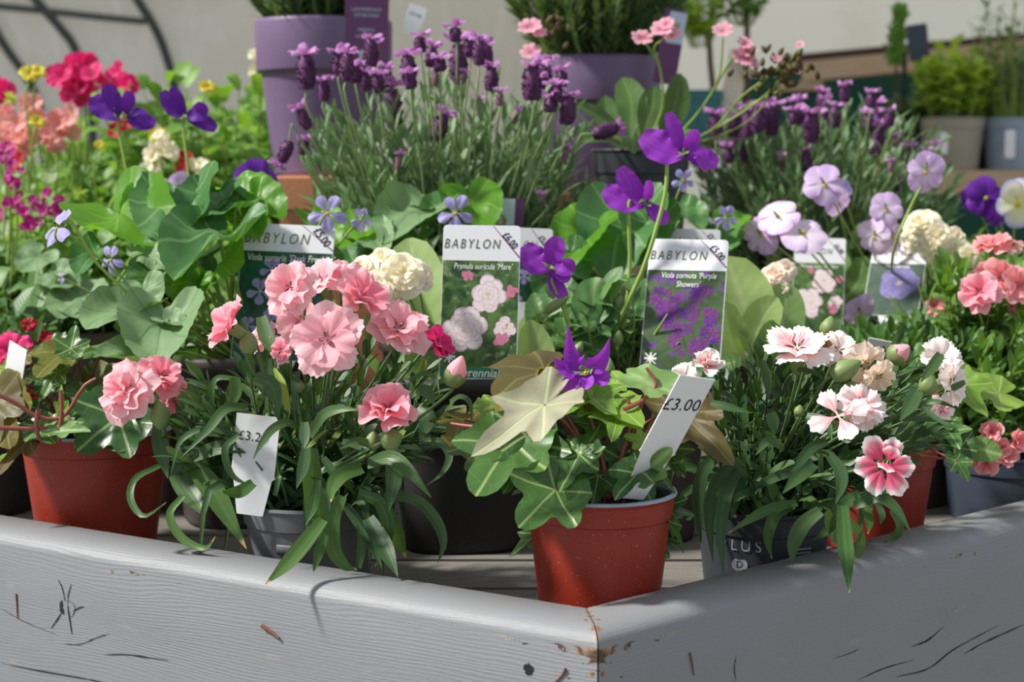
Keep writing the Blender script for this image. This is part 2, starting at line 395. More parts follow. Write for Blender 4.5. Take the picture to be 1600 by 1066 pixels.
K['purple'] = plastic('purple_plastic', (.150, .098, .190), .38, amt=.05)
K['slate'] = plastic('slate_blue_plastic', (.040, .052, .075), .4, amt=.1)
K['teal'] = plastic('teal_plastic', (.05, .17, .18), .5, amt=.0)
K['beigep'] = plastic('beige_plastic', (.33, .31, .25), .5, amt=.0)
t = NT('terracotta'); o = t.obj()
K['terra'] = t.done(t.mix(t.noise(25, 4, o), (.56, .215, .11), (.70, .33, .19)), .8, t.bump(t.noise(200, 3, o), .25, .001), spec=.2)
t = NT('potting_compost'); o = t.obj(); nz = t.noise(420, 3, o)
K['soil'] = t.done(t.mix(t.step(nz, .45, .7), (.012, .007, .005), (.13, .065, .03)), .95, t.bump(nz, 1., .003), spec=.1)
K['white'] = flat('white_label_plastic', (.80, .82, .84), .35, .4)
K['tagw'] = flat('label_header_white', (.73, .74, .78), .32, .4)
K['ink'] = flat('black_ink', (.025, .025, .03), .5, .2)
K['green_ink'] = flat('olive_ink', (.10, .125, .035), .5, .2)
K['white_ink'] = flat('white_ink', (.80, .82, .80), .5, .2)
K['green_band'] = flat('green_print', (.022, .19, .085), .35, .4)
K['thinline'] = flat('plum_ink', (.16, .05, .12), .5)
K['greyink'] = flat('pale_grey_print', (.22, .24, .28), .5)
K['plum'] = flat('plum_label', (.12, .028, .12), .4)
K['paleblue'] = flat('pale_blue_label', (.50, .60, .70), .4)
K['gold'] = flat('gold_print', (.30, .20, .07), .4)
def picmat(name, a, b, c, sc=60):
    t = NT(name); o = t.obj(); n1 = t.noise(sc, 4, o, .6, 1.); n2 = t.noise(sc * 2.3, 2, o)
    col = t.mix(t.step(n1, .35, .65), a, b); col = t.mix(t.step(n2, .55, .68), col, c)
    return t.done(col, .32, spec=.45)
K['pic_green'] = picmat('printed_garden', (.012, .05, .012), (.10, .20, .05), (.20, .27, .13))
K['pic_dark'] = picmat('printed_dark_leaves', (.006, .028, .018), (.015, .11, .055), (.02, .06, .04))
K['pic_purple'] = picmat('printed_purple_blooms', (.03, .07, .015), (.09, .15, .06), (.15, .035, .30), 45)
K['pic_dull'] = picmat('printed_dusky_garden', (.035, .07, .05), (.07, .11, .08), (.12, .15, .12), 30)

# ------------------------------------------------------------------ the display table
t = NT('grey_painted_timber'); uv = t.uv(); o = t.obj()
sx = t.n('SeparateXYZ', {0: uv}); X, Y_ = sx.outputs[0], sx.outputs[1]
# grain lines run along the board and bend round a knot; some other pieces have straight grain
def kn(cx, cy, sx_, sy_, amp):
    dx = t.math('DIVIDE', t.math('SUBTRACT', X, cx), sx_); dy = t.math('DIVIDE', t.math('SUBTRACT', Y_, cy), sy_)
    r2 = t.math('ADD', t.math('MULTIPLY', dx, dx), t.math('MULTIPLY', dy, dy))
    return t.math('MULTIPLY', t.math('MULTIPLY', dy, amp), t.math('DIVIDE', 1., t.math('ADD', 1., r2)))
yy = t.math('ADD', Y_, t.math('ADD', kn(.405, -.047, .055, .022, .020), t.math('MULTIPLY', t.noise(5, 2, t.scaled(uv, (1.4, 6., 1.))), .010)))
wv = t.math('SINE', t.math('ADD', t.math('MULTIPLY', yy, 2300.), t.math('MULTIPLY', t.noise(26, 4, t.scaled(uv, (.5, 5., 1))), 11.)))
msk = t.step(t.noise(4, 2, t.scaled(uv, (1., 5., 1))), .35, .62)
fib = t.noise(60, 4, t.scaled(uv, (1.2, 22., 1)))
h = t.math('ADD', t.math('MULTIPLY', t.math('MULTIPLY', wv, msk), .30), t.math('MULTIPLY', fib, 1.3))
base = t.mix(t.noise(9, 4, t.scaled(uv, (1, 3, 1))), (.212, .220, .236), (.256, .264, .278))
blot = t.step(t.noise(28, 4, t.scaled(uv, (.8, 3., 1))), .66, .72)
base = t.mix(t.math('MULTIPLY', blot, .35), base, (.38, .32, .25))
# chipped paint close to the mitred end (u near 0) and along the arris
end = t.math('ADD', t.step(X, .030, .0), t.math('MULTIPLY', t.step(t.math('ABSOLUTE', t.math('ADD', Y_, .004)), .010, .0), .42))
chip = t.math('GREATER_THAN', t.math('ADD', t.noise(55, 5, t.scaled(uv, (1., 2.2, 1)), .7), t.math('MULTIPLY', end, .19)), .715)
base = t.mix(chip, base, t.mix(t.step(t.noise(60, 3, uv), .4, .6), (.52, .34, .20), (.08, .05, .035)))
grim = t.step(t.noise(110, 4, t.scaled(uv, (.8, 2.5, 1)), .75), .70, .76)
base = t.mix(t.math('MULTIPLY', grim, t.math('MULTIPLY', end, .9)), base, (.10, .085, .07))
K['board'] = t.done(base, .48, t.bump(h, .30, .0010), spec=.35)
t = NT('weathered_deck'); uv = t.uv(); n1 = t.noise(30, 4, t.scaled(uv, (1, 8, 1)))
K['deck'] = t.done(t.mix(n1, (.10, .092, .082), (.25, .235, .215)), .85, t.bump(n1, .5, .002), spec=.2)
K['crack'] = flat('dark_crack', (.012, .011, .012), .9)
K['twigm'] = flat('twig_brown', (.16, .055, .03), .7)

ZT = .037
CI = PZ(915, 948, ZT)                    # inner mitre of the edging
LI = PZ(0, 803, ZT); RI = PZ(1600, 780, ZT)
dL = (LI - CI).normalized(); dR = (RI - CI).normalized()
table = thing('display_table', (CI.x, CI.y + .8, -.72), 'grey painted angular timber display table with raised mitred edging, carrying the potted plants', 'table')
def nrm_out(d, other):
    n = V((-d.y, d.x, 0))
    return -n if n.dot(other) > 0 else n
nL = nrm_out(dL, dR); nR = nrm_out(dR, dL)
half = math.acos(max(-1, min(1, dL.dot(dR)))) / 2; W = .046
mit = -(dL + dR).normalized() * (W / sin(half)); Rr = .010
def edging(d, n, name, sign):
    prof = [(0, -.022)]; k = 6
    prof += [(0, -.004), (.003, 0)]
    prof += [(W - Rr * 1.6 + Rr * 1.6 * sin(a), -Rr + Rr * cos(a)) for a in [pi / 2 * i / k for i in range(k + 1)]]
    prof += [(W, -.05), (W, -.09), (W, -.145)]
    ln = [0]
    for i in range(1, len(prof)): ln.append(ln[-1] + sqrt((prof[i][0] - prof[i - 1][0]) ** 2 + (prof[i][1] - prof[i - 1][1]) ** 2))
    l0 = ln[3 + k]
    mb = MB(); rows = []; uvs = []; N = 60; L = 1.25
    for i in range(N + 1):
        s = i / N * L; row = []; ur = []
        for (q, z), l in zip(prof, ln):
            p0 = CI + mit * (q / W)
            p = p0 + d * (s + .0006) + V((0, 0, z))
            row.append(p + n * 0); ur.append((s, -(l - l0) + (.3 if sign < 0 else 0) * 0))
        rows.append(row); uvs.append(ur)
    if sign < 0: mb.grid(rows, uvs)
    else: mb.grid([list(reversed(r)) for r in rows], [list(reversed(r)) for r in uvs])
    mb.poly(rows[0] + [CI + V((0, 0, -.145))]); mb.poly(list(reversed(rows[-1])) + [CI + d * L + V((0, 0, -.145))])
    return mb.build(name, K['board'], table)
eL = edging(dL, nL, 'edging_board', -1); eR = edging(dR, nR, 'edging_board', 1)
# cracks in the boards: short dark splits just proud of the paint, laid on each face
def face_pt(px, py, n, d):
    o = V((0, 0, CZ)); q = P(px, py, 1.0) - o
    c = CI + mit; k = (c - o).dot(n) / q.dot(n)
    return o + q * k
def cracks(n, d, lines, parent, name='crack', mat='crack', lift=.0004):
    mb = MB()
    for wd, L in lines:
        pts = crv([face_pt(x, y, n, d) + n * lift for x, y in L], 14)
        rows = []
        for i, p in enumerate(pts):
            tq = (pts[min(i + 1, 14)] - pts[max(i - 1, 0)]).normalized(); sd = tq.cross(n)
            hw = wd * .0004 * (sin(pi * (i + .15) / 14.3) ** .5) * rnd.uniform(.5, 1.2)
            rows.append([p - sd * hw, p + sd * hw])
        mb.grid(rows, [[(0, 0), (1, 0)]] * 15)
    return mb.build(name, K[mat], parent, org=WL[parent.name])
cracks(nL, dL, [(1.6, [(91, 905), (98, 920), (102, 940)]), (1.3, [(112, 912), (107, 930), (106, 945)]), (2., [(106, 945), (108, 960), (113, 992)]), (1.5, [(115, 955), (124, 950), (132, 948)]), (1.5, [(98, 955), (90, 968), (80, 982)]),
    (1.1, [(100, 1006), (125, 1007), (150, 997), (172, 990)]), (1.2, [(163, 1023), (200, 1023), (235, 1028), (265, 1032)]), (1.2, [(0, 1036), (60, 1048), (130, 1060), (170, 1068)]), (.7, [(0, 950), (40, 972), (90, 992)]), (.8, [(108, 938), (117, 947), (114, 962), (107, 964)])], eL)
cracks(nL, dL, [(5, [(97, 938), (96, 950), (100, 960)]), (9, [(819, 1040), (826, 1045), (834, 1044)])], eL, 'knot_hole')
cracks(nR, dR, [(1.6, [(1423, 1011), (1450, 1000), (1475, 978)]), (1.4, [(1400, 1058), (1450, 1045), (1490, 1015), (1560, 977)]), (1.6, [(1506, 1022), (1540, 1003), (1600, 976)]), (1., [(1340, 1063), (1380, 1045), (1428, 1031)]), (1., [(1150, 1024), (1147, 1045), (1150, 1066)]),
    (.7, [(1300, 1030), (1330, 1020), (1342, 1013)])], eR)
def twig(name, lab, A, B, n, r, rad=.0011):
    a, b = face_pt(*A, n, None) + n * rad, face_pt(*B, n, None) + n * rad
    mb = MB(); m = a.lerp(b, .5) + V((rnd.uniform(-.001, .001), 0, rnd.uniform(-.001, .001)))
    tube(mb, [a, m, b], rad, rad * .6, 7, 6)
    tag(mb.build(name, K[r], org=a), lab, 'twig')
twig('twig_fragment', 'reddish brown twig fragment stuck on the grey board face below the grey pot', (411, 977), (438, 997), nL, 'twigm', .0014)
twig('twig_fragment', 'thin dry twig stuck on the grey board face at the far left of the photo', (26, 928), (28, 966), nL, 'twigm', .0006)
twig('twig_fragment', 'small dark twig on the grey board face just left of the mitred corner', (885, 1045), (868, 1066), nL, 'twigm', .0009)
twig('twig_fragment', 'thin orange brown twig on the shaded right board face near the corner', (1077, 1020), (1083, 1055), nR, 'twigm', .0006)
# deck planks: run across the table, left to right
deckpoly = []
mb = None
yb = CI.y + .0
A0 = CI; nd_ = 0
for i in range(18):
    y0 = CI.y + .012 + i * .088; y1 = y0 + .080
    def xs(y):
        s = (y - CI.y) / dL.y; s2 = (y - CI.y) / dR.y
        return max(CI.x + dL.x * s, -1.35) + .001, min(CI.x + dR.x * s2, 1.35) - .001
    mb = MB(); a0, b0 = xs(y0); a1, b1 = xs(y1)
    for z, fl in ((0, 1), (-.018, -1)):
        q = [V((a0, y0, z)), V((b0, y0, z)), V((b1, y1, z)), V((a1, y1, z))]
        if fl < 0: q.reverse()
        mb.poly(q, 0, 0, [(p.x + i * .7, p.y) for p in q])
    mb.poly([V((a0, y0, -.018)), V((b0, y0, -.018)), V((b0, y0, 0)), V((a0, y0, 0))])
    mb.poly([V((b1, y1, -.018)), V((a1, y1, -.018)), V((a1, y1, 0)), V((b1, y1, 0))])
    mb.build('deck_board', K['deck'], table, smooth=False)
for x, y in ((CI.x, CI.y + .10), (-.8, 1.75), (.95, 1.75), (-.8, 2.5), (.95, 2.5)):
    mb = MB(); mb.box((x, y, -.72 / 2 - .010), (.07, .07, .70)); mb.build('leg', K['board'], table, smooth=False)
mb = MB(); mb.box((.05, 1.7, -.04), (1.9, .05, .04)); mb.box((.05, 2.45, -.04), (1.9, .05, .04)); mb.box((.05, 1.25, -.04), (.5, .05, .04)); mb.build('bearer', K['deck'], table, smooth=False)

# upper tier of the table
t = NT('pine'); uv = t.obj(); n1 = t.noise(14, 4, t.scaled(uv, (1, 1, 10)))
K['pine'] = t.done(t.mix(n1, (.50, .34, .21), (.66, .49, .32)), .7, spec=.2)
K['palewood'] = flat('pale_timber', (.66, .58, .45), .7)
K['darkwood'] = flat('dark_timber', (.075, .035, .022), .8)

# ------------------------------------------------------------------ polytunnel behind
t = NT('milky_tunnel_film'); o = t.obj()
col = t.mix(t.noise(1.3, 4, o), (.58, .565, .51), (.68, .66, .60))
col = t.mix(t.math('MULTIPLY', t.step(t.noise(1.1, 5, t.scaled(o, (1, 1, 1.6))), .50, .72), .55), col, (.46, .43, .33))
col = t.mix(t.math('MULTIPLY', t.step(t.noise(7, 3, t.scaled(o, (3., 1, .5))), .5, .75), .35), col, (.80, .82, .82))
K['film'] = t.done(col, .5, trans=.30, spec=.3)
K['hoop'] = flat('galvanised_hoop', (.075, .09, .085), .5)
def Yw(z): return 4.6 - .42 * max(0, z + .1) ** 1.7
mb = MB(); rows = []; uvs = []
for i in range(25):
    z = -.72 + i * .14; rows.append([V((-4.2 + j * .55, Yw(z) if z > -.1 else 4.6, z)) for j in range(9)]); uvs.append([(j, i) for j in range(9)])
mb.grid(rows, uvs); tag(mb.build('wall_left', K['film']), kind='structure')
def on_film(px, py, off=.03):
    lo, hi = 1.5, 5.2
    for _ in range(40):
        m = (lo + hi) / 2; p = P(px, py, m)
        if m < (Yw(p.z) if p.z > -.1 else 4.6) - off: lo = m
        else: hi = m
    return P(px, py, lo)
for L in ([(-60, -60), (0, 60), (40, 118), (62, 170), (75, 260), (80, 420)], [(10, -60), (58, 2), (95, 45), (118, 78), (140, 150), (150, 300)], [(165, -80), (215, 0), (240, 40), (258, 82), (275, 150), (285, 280)]):
    mb = MB(); tube(mb, [on_film(*q) for q in L], .0125, n=8, seg=20); tag(mb.build('tunnel_hoop', K['hoop']), 'dark metal hoop arching over the milky tunnel film, %s' % ('furthest left' if L[0][0] < 0 else 'middle one of three' if L[0][0] < 100 else 'nearest the magenta snapdragon'), 'hoop', 'polytunnel hoops')
mb = MB(); tube(mb, [on_film(-80, 3), on_film(40, 14), on_film(150, 26), on_film(228, 34)], .009, n=8, seg=10); tag(mb.build('purlin_rail', K['hoop']), 'thin dark horizontal rail tying the tunnel hoops', 'rail')

# right hand back wall: film over a dark board and pine rail, green mesh below
t = NT('grey_film_wall'); o = t.obj()
col = t.mix(t.noise(1.2, 3, o), (.50, .50, .445), (.56, .56, .50))
sm = t.step(t.noise(2.1, 5, t.scaled(o, (1., 1, 1.5))), .53, .72)
K['film2'] = t.done(t.mix(t.math('MULTIPLY', sm, .6), col, (.36, .33, .23)), .5, trans=.2, spec=.3)
a = V((-.75, 4.9, -.72)); b = V((2.4, 3.9, -.72)); dd = (b - a)
mb = MB(); mb.grid([[a, b], [a + V((0, 0, 3.2)), b + V((0, 0, 3.2))]], [[(0, 0), (1, 0)], [(0, 1), (1, 1)]]); tag(mb.build('wall_back', K['film2']), kind='structure')
t = NT('green_netting'); o = t.obj(); n2 = t.noise(6, 3, o)
K['net'] = t.done(t.mix(n2, (.018, .075, .055), (.05, .16, .11)), .8, spec=.1, trans=.2)
def bar(name, A, B, Ya, Yb, hpx, dpt, mat, lab=None, cat=None, kind=None):
    p, q = P(*A, Ya), P(*B, Yb); hp, hq = hpx * mpp(Ya), hpx * mpp(Yb)
    mb = MB(); n = V((q.y - p.y, -(q.x - p.x), 0)).normalized() * dpt
    if n.y > 0: n = -n
    a1, a2, b1, b2 = p, p + V((0, 0, -hp)), q, q + V((0, 0, -hq))
    for F in ([a1 + n, a2 + n, b2 + n, b1 + n], [a1, b1, b2, a2], [a1, a1 + n, b1 + n, b1], [a2, b2, b2 + n, a2 + n], [a1, a2, a2 + n, a1 + n], [b1, b1 + n, b2 + n, b2]): mb.poly(F, 0, 0, [(v.x, v.z) for v in F])
    o = mb.build(name, K[mat], smooth=False)
    return tag(o, lab, cat, None, kind)
bar('trim_1', (1230, 88), (1640, 50), 3.95, 3.62, 30, .03, 'darkwood', kind='structure')
bar('trim_2', (1268, 98), (1660, 60), 3.78, 3.45, 30, .05, 'pine', kind='structure')
bar('netting_panel', (1150, 122), (1700, 88), 3.95, 3.62, 360, .01, 'net', 'dark green shading mesh below the pine rail', 'netting')
bar('trim_3', (1215, 130), (1280, 128), 3.9, 3.9, 14, .05, 'pine', kind='structure')
sh = bar('plant_shelf', (1370, 266), (1700, 266), 3.2, 3.05, 34, .30, 'pine', 'pale pine shelf holding potted herbs below the pine rail', 'shelf')
bar('trim_4', (1190, 262), (1300, 262), 3.7, 3.65, 20, .2, 'darkwood', kind='structure')
t = NT('tunnel_ground'); o = t.obj(); n1 = t.noise(12, 4, o)
K['ground'] = t.done(t.mix(n1, (.16, .15, .13), (.26, .24, .21)), .95)
mb = MB(); mb.poly([V((-6, -2, -.72)), V((6, -2, -.72)), V((6, 6, -.72)), V((-6, 6, -.72))]); tag(mb.build('floor', K['ground'], smooth=False), kind='structure')
# ------------------------------------------------------------------ pots
def round_pot(root, c, R, H, mat, inner=None, band=.018, taper=.74, fill=.82, notch=False, name='pot', soil=True):
    c = V(c); t = .0012; mb = MB()
    rb = R * taper
    def ro(z): return rb + (R * .955 - rb) * (z / H)
    prof = [(rb * .2, .004), (rb * .93, .003), (rb * .97, 0), (rb, .002)]
    for z in (.25, .5, .75): prof.append((ro((H - band) * z), (H - band) * z))
    prof += [(ro(H - band) - .0004, H - band), (ro(H - band) + .0014, H - band + .0012), (R * .955 + .0008, H - .0045), (R - .001, H - .004), (R, H - .002), (R - .0006, H - .0003), (R - .0025, H)]
    k = len(prof)
    prof += [(R * .955 - t - .001, H - .003), (ro(H * .7) - t * 1.5, H * .7), (ro(H * .35) - t * 2, H * .35)]
    mis = [0] * (k - 1) + [1] * (len(prof) - k); mis[k - 2] = 1; mis[k - 3] = 1 if inner else 0
    loft(mb, c, prof, 56, mis=mis)
    if notch:   # stepped relief on the outer wall
        for a0 in (-2.0, -.2, 1.6):
            rows = []
            for z, dr in ((H * .50, .0), (H * .50 + .001, .0012), (H * .60, .0014), (H * .60 + .001, 0)):
                rows.append([V((c.x + (ro(z) + dr) * cos(a0 + q * .05), c.y + (ro(z) + dr) * sin(a0 + q * .05), c.z + z + (.007 if q > 7 else 0))) for q in range(15)])
            mb.grid(rows, [[(0, 0)] * 15] * 4)
    p = mb.build(name, [K[mat], K[inner or mat]], root)
    if soil:
        mb = MB(); rows = []; uvs = []
        for i in range(6):
            rows.append([c + V((ro(H * fill) * .985 * i / 5 * cos(a), ro(H * fill) * .985 * i / 5 * sin(a), H * fill + .004 * noise.noise(V((i, a * 3, R * 90))))) for a in [2 * pi * j / 24 for j in range(24)]]); uvs.append([(0, 0)] * 24)
        mb.grid(rows, uvs, 0, 0, True); mb.build('compost', K['soil'], root)
    return p
def square_pot(root, c, R, H, mat, rot=.3, taper=.80, feet=True, fill=.9):
    """round-cornered square tray pot with a broad rolled rim"""
    c = V(c); mb = MB(); rb = R * taper
    prof = [(rb * .1, .006), (rb * .9, .006), (rb, 0), (rb + .001, .004), (rb + (R - rb) * .45, H * .5), (R * .93, H - .014), (R, H - .013), (R, H - .003), (R - .002, H), (R - .006, H), (R * .90, H - .006), (R * .86, H * .6)]
    loft(mb, c, prof, 64, 3.2, rot)
    if feet:
        for k in range(4):
            a = rot + k * pi / 2 + pi / 4
            mb.box((0, 0, 0), (.020, .006, .012), Matrix.Translation(c + V((cos(a) * rb * 1.02, sin(a) * rb * 1.02, .010))) @ rotz(a + pi / 2))
    p = mb.build('pot', K[mat], root)
    mb = MB(); rows = []; uvs = []
    for i in range(6):
        row = []
        for j in range(32):
            a = 2 * pi * j / 32; q = (abs(cos(a)) ** 3.2 + abs(sin(a)) ** 3.2) ** (-1 / 3.2) * R * .87 * i / 5
            row.append(c + V((q * cos(a + rot), q * sin(a + rot), H * fill + .003 * noise.noise(V((i, a * 3, R * 50))))))
        rows.append(row); uvs.append([(0, 0)] * 32)
    mb.grid(rows, uvs, 0, 0, True); mb.build('compost', K['soil'], root)
    return p

# ------------------------------------------------------------------ flowers (local z = facing, origin = throat)
def f_carnation(mb, M, R, double=1, teeth=1, ruf=.09, mi=0, open_=0.):
    n = 5; a0 = rnd.random() * 6
    for ly in range(1 + double):
        for k in range(n if ly < 2 else 4):
            a = a0 + 2 * pi * (k + .5 * ly) / (n if ly < 2 else 4) + rnd.uniform(-.15, .15)
            tilt = (.05 + .33 * ly + open_) + rnd.uniform(-.08, .12)
            L = R * (1 - .13 * ly) * rnd.uniform(.9, 1.06)
            T = M @ rotz(a) @ Matrix.Translation((0, R * .02, R * .03 * ly)) @ rotx(tilt) @ roty(rnd.uniform(-.22, .22))
            fan(mb, T, L, radians(rnd.uniform(38, 47)), cup=.18, ruf=ruf * rnd.uniform(.7, 1.5), teeth=teeth, nl=7, nt=16, mi=mi, drop=rnd.uniform(.12, .36), fr=rnd.uniform(4, 7.5), edge=rnd.uniform(.24, .38), roll_=rnd.uniform(-.06, .08))
def f_single(mb, M, R, n=5, ha=35, teeth=1, tilt=.05, mi=0, ruf=.04, edge=.2, claw=.12):
    a0 = rnd.random() * 6
    for k in range(n):
        T = M @ rotz(a0 + 2 * pi * k / n + rnd.uniform(-.06, .06)) @ rotx(tilt + rnd.uniform(-.1, .1))
        fan(mb, T, R * rnd.uniform(.93, 1.04), radians(ha), cup=.10, ruf=ruf, teeth=teeth, nl=6, nt=16, mi=mi, drop=.12, edge=edge, claw=claw)
def f_viola(mb, M, R, mi=0, narrow=0, slim=1., gap=0.):
    ex = [(.48, 1.0, 52, .25), (-.48, 1.0, 52, .25), (1.72, .9, 44, .05), (-1.72, .9, 44, .05), (pi, 1.0, 58, -.15)]
    if narrow: ex = [(.55, .95, 27, .35), (-.55, .95, 27, .35), (1.95, 1.0, 25, .0), (-1.95, 1.0, 25, .0), (pi, .95, 30, -.1)]
    for i, (a, l, ha, tl) in enumerate(ex):
        T = M @ Matrix.Translation((0, 0, -.03 * R * (i < 2))) @ rotz(-a) @ rotx(tl + rnd.uniform(-.12, .12)) @ roty(rnd.uniform(-.1, .1))
        fan(mb, T, R * l * rnd.uniform(.94, 1.05), radians(ha * slim), cup=.02, ruf=.05, nl=6, nt=10, mi=mi, drop=.14 + .1 * rnd.random(), fr=rnd.uniform(4, 6), edge=.30, claw=.45 if narrow else .62, roll_=.05)
def f_aurinc(mb, M, R, mi=0):
    for ly in range(4):
        n = (7, 6, 5, 4)[ly]
        for k in range(n):
            T = M @ rotz(2 * pi * (k + .5 * ly) / n + rnd.uniform(-.2, .2)) @ Matrix.Translation((0, 0, R * .07 * ly)) @ rotx(.05 + .30 * ly + rnd.uniform(-.1, .1))
            fan(mb, T, R * (1 - .17 * ly) * rnd.uniform(.92, 1.06), radians(38), cup=.15, ruf=.07, nl=5, nt=8, mi=mi, drop=.25, fr=5, edge=.18)
def eye(mb, M, R, mi=0):
    rows = []
    for i in range(4):
        q = i / 3; rows.append([M @ V((R * q * cos(a), R * q * sin(a), R * .5 * (1 - q * q))) for a in [2 * pi * j / 8 for j in range(8)]])
    mb.grid(rows, [[(0, 0)] * 8] * 4, 0, mi, True)
def calyx_mesh(mb, p, d, L, r, mi=0, flare=1.25):
    """tube-shaped calyx from p back along -d"""
    d = V(d).normalized(); rows = []; M = frame(p, d)
    for i in range(8):
        s = i / 7; rr = r * (flare * (1 - .35 * s) if i else flare * 1.02) * (1 if s < .8 else sqrt(max(.05, 1 - ((s - .8) / .22) ** 2)))
        rows.append([M @ V((rr * cos(a) * (1 + .06 * (j % 2)), rr * sin(a) * (1 + .06 * (j % 2)), -L * s + (.12 * L if i == 0 and j % 2 else 0))) for j, a in enumerate([2 * pi * j / 10 for j in range(10)])])
    mb.grid(rows, [[(j / 10, i / 7) for j in range(10)] for i in range(8)], 0, mi, True)
def bud_mesh(mb, p, d, L, r, mi=0):
    d = V(d).normalized(); M = frame(p, d); rows = []
    for i in range(10):
        s = i / 9; rr = r * sin(pi * min(1, .12 + s * .86) ** .85) ** .8
        rows.append([M @ V((rr * cos(a + s) * (1 + .05 * cos(a * 5)), rr * sin(a + s) * (1 + .05 * cos(a * 5)), L * s)) for a in [2 * pi * j / 15 for j in range(15)]])
    mb.grid(rows, [[(j / 15, i / 9) for j in range(15)] for i in range(10)], rnd.random(), mi, True)
def bend_stem(a, b, sag=.1, n=3):
    a, b = V(a), V(b); m = a.lerp(b, .5) + V((rnd.uniform(-1, 1), rnd.uniform(-1, 1), 0)) * (b - a).length * sag
    return [a, m, b]

# a dianthus-like bloom = petals (part) with calyx sub-part; its stem is a part of the plant
def bloom(root, stems, px, py, Y, Rpx, face, mat, kind='carn', base=None, roll=0., stem_r=.0011, name='flower', cal=True, up=(0, 0, 1), **kw):
    p = P(px, py, Y); R = Rpx * mpp(Y); M = frame(p, face, up, roll); mb = MB(); fc = V(face).normalized()
    if kind == 'carn': f_carnation(mb, M, R, **kw)
    elif kind == 'single': f_single(mb, M, R, **kw)
    elif kind == 'viola': f_viola(mb, M, R, **kw)
    elif kind == 'auri': f_aurinc(mb, M, R, **kw)
    o = mb.build(name, PT[mat], root, org=p)
    if cal:
        mc = MB()
        if kind in ('carn', 'single'): calyx_mesh(mc, p - fc * R * .02, fc, R * (.85 if cal is True else cal), R * .17)
        else:
            for k in range(5):
                a = 2 * pi * k / 5; q = M.to_3x3() @ V((cos(a), sin(a), -.25)); q.normalize()
                blade(mc, [p - fc * R * .12, p - fc * R * .16 + q * R * .22, p - fc * R * .10 + q * R * .42], R * .055, nrm=fc, n=3)
        mc.build('calyx', G['calyx'], o, org=p)
    if kind == 'viola':
        me_ = MB(); eye(me_, M @ Matrix.Translation((0, -R * .06, R * .02)), R * .10)
        me_.build('eye', PT['yellow'], o, org=p)
    if base is not None:
        q = p - fc * R * (.8 if kind in ('carn', 'single') else .14)
        tube(stems, [base, V(base).lerp(q, .55) + V((rnd.uniform(-.004, .004), rnd.uniform(-.004, .004), 0)), q - fc * R * .15 if kind != 'viola' else q + V((0, 0, R * .12)), q], stem_r, stem_r * .85, 6, 9)
    return o
def bud(root, stems, px, py, Y, Lpx, rpx, d, mat, base=None, cal=.62, green=False):
    p = P(px, py, Y); L = Lpx * mpp(Y); r = rpx * mpp(Y); d = V(d).normalized(); mb = MB()
    bud_mesh(mb, p, d, L, r * (.92 if not green else 1)); o = mb.build('bud', G['calyx'] if green else PT[mat], root, org=p)
    if not green:
        mc = MB(); M = frame(p, d); rows = []
        for i in range(7):
            s = i / 6; ang = min(1, .10 + s * cal * .86)
            rr = r * 1.04 * sin(pi * ang ** .85) ** .8
            rows.append([M @ V((rr * cos(a), rr * sin(a), L * (s * cal + (.13 if i == 6 and j % 3 == 0 else 0)) - L * .03)) for j, a in enumerate([2 * pi * j / 15 for j in range(15)])])
        mc.grid(rows, [[(0, 0)] * 15] * 7, 0, 0, True); mc.build('calyx', G['calyx'], o, org=p)
    if base is not None: tube(stems, [base, V(base).lerp(p, .6) - d * L * .2, p - d * L * .3, p + d * L * .05], .0010, .0012, 6, 8)
    return o
def px_flower(root, Lp, Y0, mat, dY=.006, nrm=(0, -1, .3), fold=.15, sharp=()):
    """side-on bloom: each petal a wide blade from throat to edge"""
    mb = MB(); org = P(*Lp[0][0][0], Y0)
    for i, (L, w_) in enumerate(Lp):
        a = px_path(L, Y0, Y0 + dY * (.5 - (i % 3)))
        blade(mb, a, w_ * (.5 if i in sharp else .42) * mpp(Y0), (lambda s: max(.03, (.35 + s * 2.2 if s < .3 else (1 - s) / .7 + .02) ** 1.1)) if i in sharp else (lambda s: max(.04, sin(pi * (.10 + s * .84) ** 1.25) ** .6)), nrm if i % 2 else (nrm[0] + .3, nrm[1], nrm[2]), fold, 14, m=4, wav=.09)
    o = mb.build('flower', PT[mat], root, org=org)
    mc = MB()
    for k in range(4): blade(mc, [org, org + V((rnd.uniform(-.004, .004), -.003, rnd.uniform(-.002, .004))), org + V((rnd.uniform(-.009, .009), -.002, rnd.uniform(-.004, .006)))], .0016, n=3)
    mc.build('calyx', G['calyx'], o, org=org); return o
# ------------------------------------------------------------------ foliage generators
def shoot(mb, base, d, L, nodes, ll, lw, droop=.3, stem=.0012, smi=1, mi=0, open0=1.15, prof=lance, n=5):
    d = V(d).normalized(); a = d.cross(V((.1, 1, .2))).normalized(); b = d.cross(a); q0 = rnd.random() * 6
    top = V(base) + d * L
    if stem: tube(mb, [base, V(base) + d * L * .5 + a * L * .03, top], stem, stem * .6, 5, 4, 0, smi)
    for i in range(nodes):
        s = (i + 1) / nodes; p = V(base) + d * L * (s ** .8) ; op = open0 * (1 - .72 * s ** 1.5)
        for k in (0, 1):
            q = q0 + i * 1.45 + k * pi; sd = a * cos(q) + b * sin(q)
            D = (d * cos(op) + sd * sin(op)).normalized(); l = ll * rnd.uniform(.7, 1.1) * (1 - .35 * s)
            g = droop * (1 - s * .7) * rnd.uniform(.5, 1.5)
            pts = [p, p + D * l * .45 + V((0, 0, -g * l * .08)), p + D * l * .8 + V((0, 0, -g * l * .35)), p + D * l + V((0, 0, -g * l * .75))]
            if not (AVOID and blocked(pts)): blade(mb, pts, lw * rnd.uniform(.75, 1.1), prof, nrm=d + V((0, -.15, .25)), fold=.3, n=n, mi=mi)
